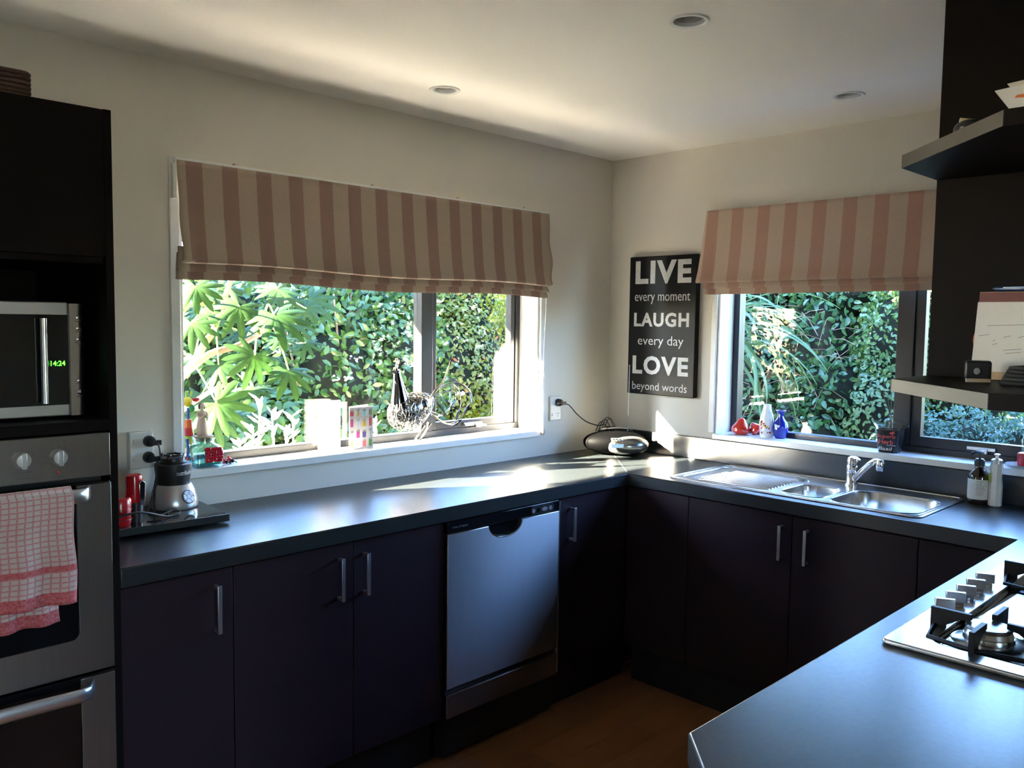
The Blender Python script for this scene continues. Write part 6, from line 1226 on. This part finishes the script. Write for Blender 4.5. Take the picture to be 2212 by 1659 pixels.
def boundary(name, label, blobs, n, seed, mat):  # unseen hedges added to keep bright sky out of the window reflections
    b_ = blobs[len(blobs)//2]; t = thing(name, label, 'hedge', (b_[0], b_[1], GZ))
    leaf_cloud('foliage', blob_points(blobs, n, seed, 0.75), (0.08, 0.14), MAT[mat], t, 0.5, seed=seed)
    M().tube([(b_[0], b_[1], GZ), (b_[0], b_[1], 1.2)], 0.05, 7).build('stem', MAT['bark'], t)
boundary('screen_hedge', 'unseen clipped hedge added to hide bright sky from the sink window glass', [(-8.4+0.75*k, 3.9, 0.85, .62, .45, 1.2) for k in range(9)], 6500, 71, 'screen_leaf')
boundary('side_screen_hedge', 'unseen dark hedge added near the house to dim reflections in the long window', [(1.95, -4.6+0.55*k, 0.85, .40, .45, 1.25) for k in range(5)], 5000, 73, 'screen_leaf')
boundary('screen_hedge', 'unseen tall hedge added to hide bright sky from the long window glass', [(4.7, -6.6+0.75*k, 1.0, .5, .62, 1.55) for k in range(6)], 6000, 72, 'screen_leaf')
far_tree(0.2, 5.6, 1.5, 1.9, 1.0, 1.6, 3600, 'pho', 'pale sunlit tree beyond the fence behind the viburnum', 41)
far_tree(3.4, 5.4, 1.6, 1.8, 1.1, 1.7, 3600, 'vib', 'dark tree beyond the fence behind the orange tipped shrub', 42)
# ---- outside the sink window
hg = thing('camellia_hedge', 'glossy dark green hedge outside the sink window', 'hedge', (2.9, 0.2, GZ))
HB = [(2.9, 0.75, 1.0, .5, .45, .9), (3.0, 0.25, 1.35, .5, .45, .75), (2.8, 0.35, 0.55, .45, .45, .7), (3.0, 0.9, 1.9, .55, .6, .55), (3.1, 0.15, 1.95, .5, .5, .5), (2.6, 0.05, 0.50, .40, .40, .60), (2.75, 0.0, 1.05, .35, .35, .35)]
leaf_cloud('foliage', blob_points(HB, 9500, 11, 0.6), (0.05, 0.085), MAT['hed'], hg, 0.5, (-0.9, -0.4, 0.5), seed=11)
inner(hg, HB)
stems(hg, (3.0, 0.3), [(2.6, 0.45, 1.3), (2.7, 0.2, 1.55), (2.6, 0.05, 1.2), (2.65, 0.6, 1.2), (2.6, 0.3, 1.35), (2.75, 0.55, 1.6)], 0.013, mat='twig')
m = M(); g = random.Random(77)
for k in range(150):
    p_ = Vector((2.45+g.random()*0.35, g.uniform(-0.1, 0.75), g.uniform(0.7, 1.7))); d_ = Vector((g.gauss(0, .5), g.gauss(0, 1), g.gauss(0, .8))).normalized()
    m.tube([p_, p_+d_*0.10+Vector((0, 0, .02)), p_+d_*0.22], 0.0022, 4, cap=False)
o = m.build('dry_twigs', MAT['twig'], hg); o['kind'] = 'stuff'
lh = thing('privet_hedge', 'light green small leaved hedge left of the sink window mullion', 'hedge', (2.7, -0.5, GZ))
LB = [(2.75, -0.40, 0.75, .40, .35, .75), (2.85, -0.45, 1.45, .40, .35, .55), (2.65, -0.15, 0.35, .35, .40, .55), (2.95, -0.65, 1.9, .45, .40, .5), (2.9, -0.85, 1.2, .4, .35, .8)]
leaf_cloud('foliage', blob_points(LB, 12500, 13, 0.65), (0.028, 0.050), MAT['hed2'], lh, 0.55, (-0.9, -0.4, 0.5), seed=13)
inner(lh, LB)
stems(lh, (2.8, -0.5), [(2.7, -0.4, 1.5), (2.8, -0.6, 1.7)], 0.016)
th_ = thing('blue_green_hedge', 'low blue green clipped hedge outside the right sink window pane', 'hedge', (2.2, -1.1, GZ))
TB = [(2.15, -0.78, 0.52, .35, .32, .56), (2.15, -1.10, 0.54, .36, .32, .56), (2.15, -1.45, 0.56, .36, .35, .56), (2.15, -1.85, 0.56, .36, .35, .56)]
leaf_cloud('foliage', blob_points(TB, 14000, 15, 0.7), (0.022, 0.040), MAT['teal'], th_, 0.5, (-0.8, -0.3, 0.8), seed=15)
inner(th_, TB, 0.8)
M().tube([(2.2, -1.1, GZ), (2.2, -1.1, 0.6)], 0.03, 7).build('stem', MAT['bark'], th_)
pa = thing('cabbage_tree', 'strappy leaved palm at the left of the sink window', 'palm', (1.75, 0.42, GZ))
M().tube(smooth_path([(1.75, 0.42, GZ), (1.77, 0.43, 0.7), (1.74, 0.42, 1.62)], 5), 0.06, 9).build('trunk', MAT['bark'], pa)
def strap_mesh(seed):
    g_ = random.Random(seed); m = M(); n = 12; cur = g_.uniform(0.9, 1.5)
    for i in range(n+1):
        f = i/n; w = 0.022*(1-f**2.2)+0.001; a = 0.9-cur*1.5*f
        x = sum(0.8/n*math.cos(0.9-cur*1.5*k/n) for k in range(i)); z = sum(0.8/n*math.sin(0.9-cur*1.5*k/n) for k in range(i))
        m.v += [(x, -w, z+0.006), (x, 0, z), (x, w, z+0.006)]
    for i in range(n):
        for j in range(2): a_ = i*3+j; m.f.append((a_, a_+3, a_+4, a_+1))
    me = m.mesh('frond'); me.materials.append(MAT['strap']); me.shade_smooth(); return me
SMs = [strap_mesh(s_) for s_ in (1, 2, 3, 4)]
g = random.Random(55)
for k in range(64):
    o = bpy.data.objects.new('frond', SMs[k % 4]); COL.objects.link(o); o.parent = pa
    o.location = Vector((1.74, 0.42, 1.62-0.004*k)) - OFF[pa.name]; o.rotation_euler = (g.uniform(-.25,.25), 0.75*k/64+g.uniform(-.25, .35), k*2.39996); s_ = g.uniform(0.85, 1.15); o.scale = (s_, s_, s_)
far_tree(5.6, 1.6, 1.6, 1.2, 1.9, 1.7, 3400, 'vib', 'tall dark tree behind the glossy hedge', 43, toward=(-1, -.3, .4))
far_tree(5.4, -1.9, 1.2, 1.1, 1.6, 1.4, 3000, 'hed2', 'pale tree seen past the sink window mullion', 44, toward=(-1, -.3, .4))
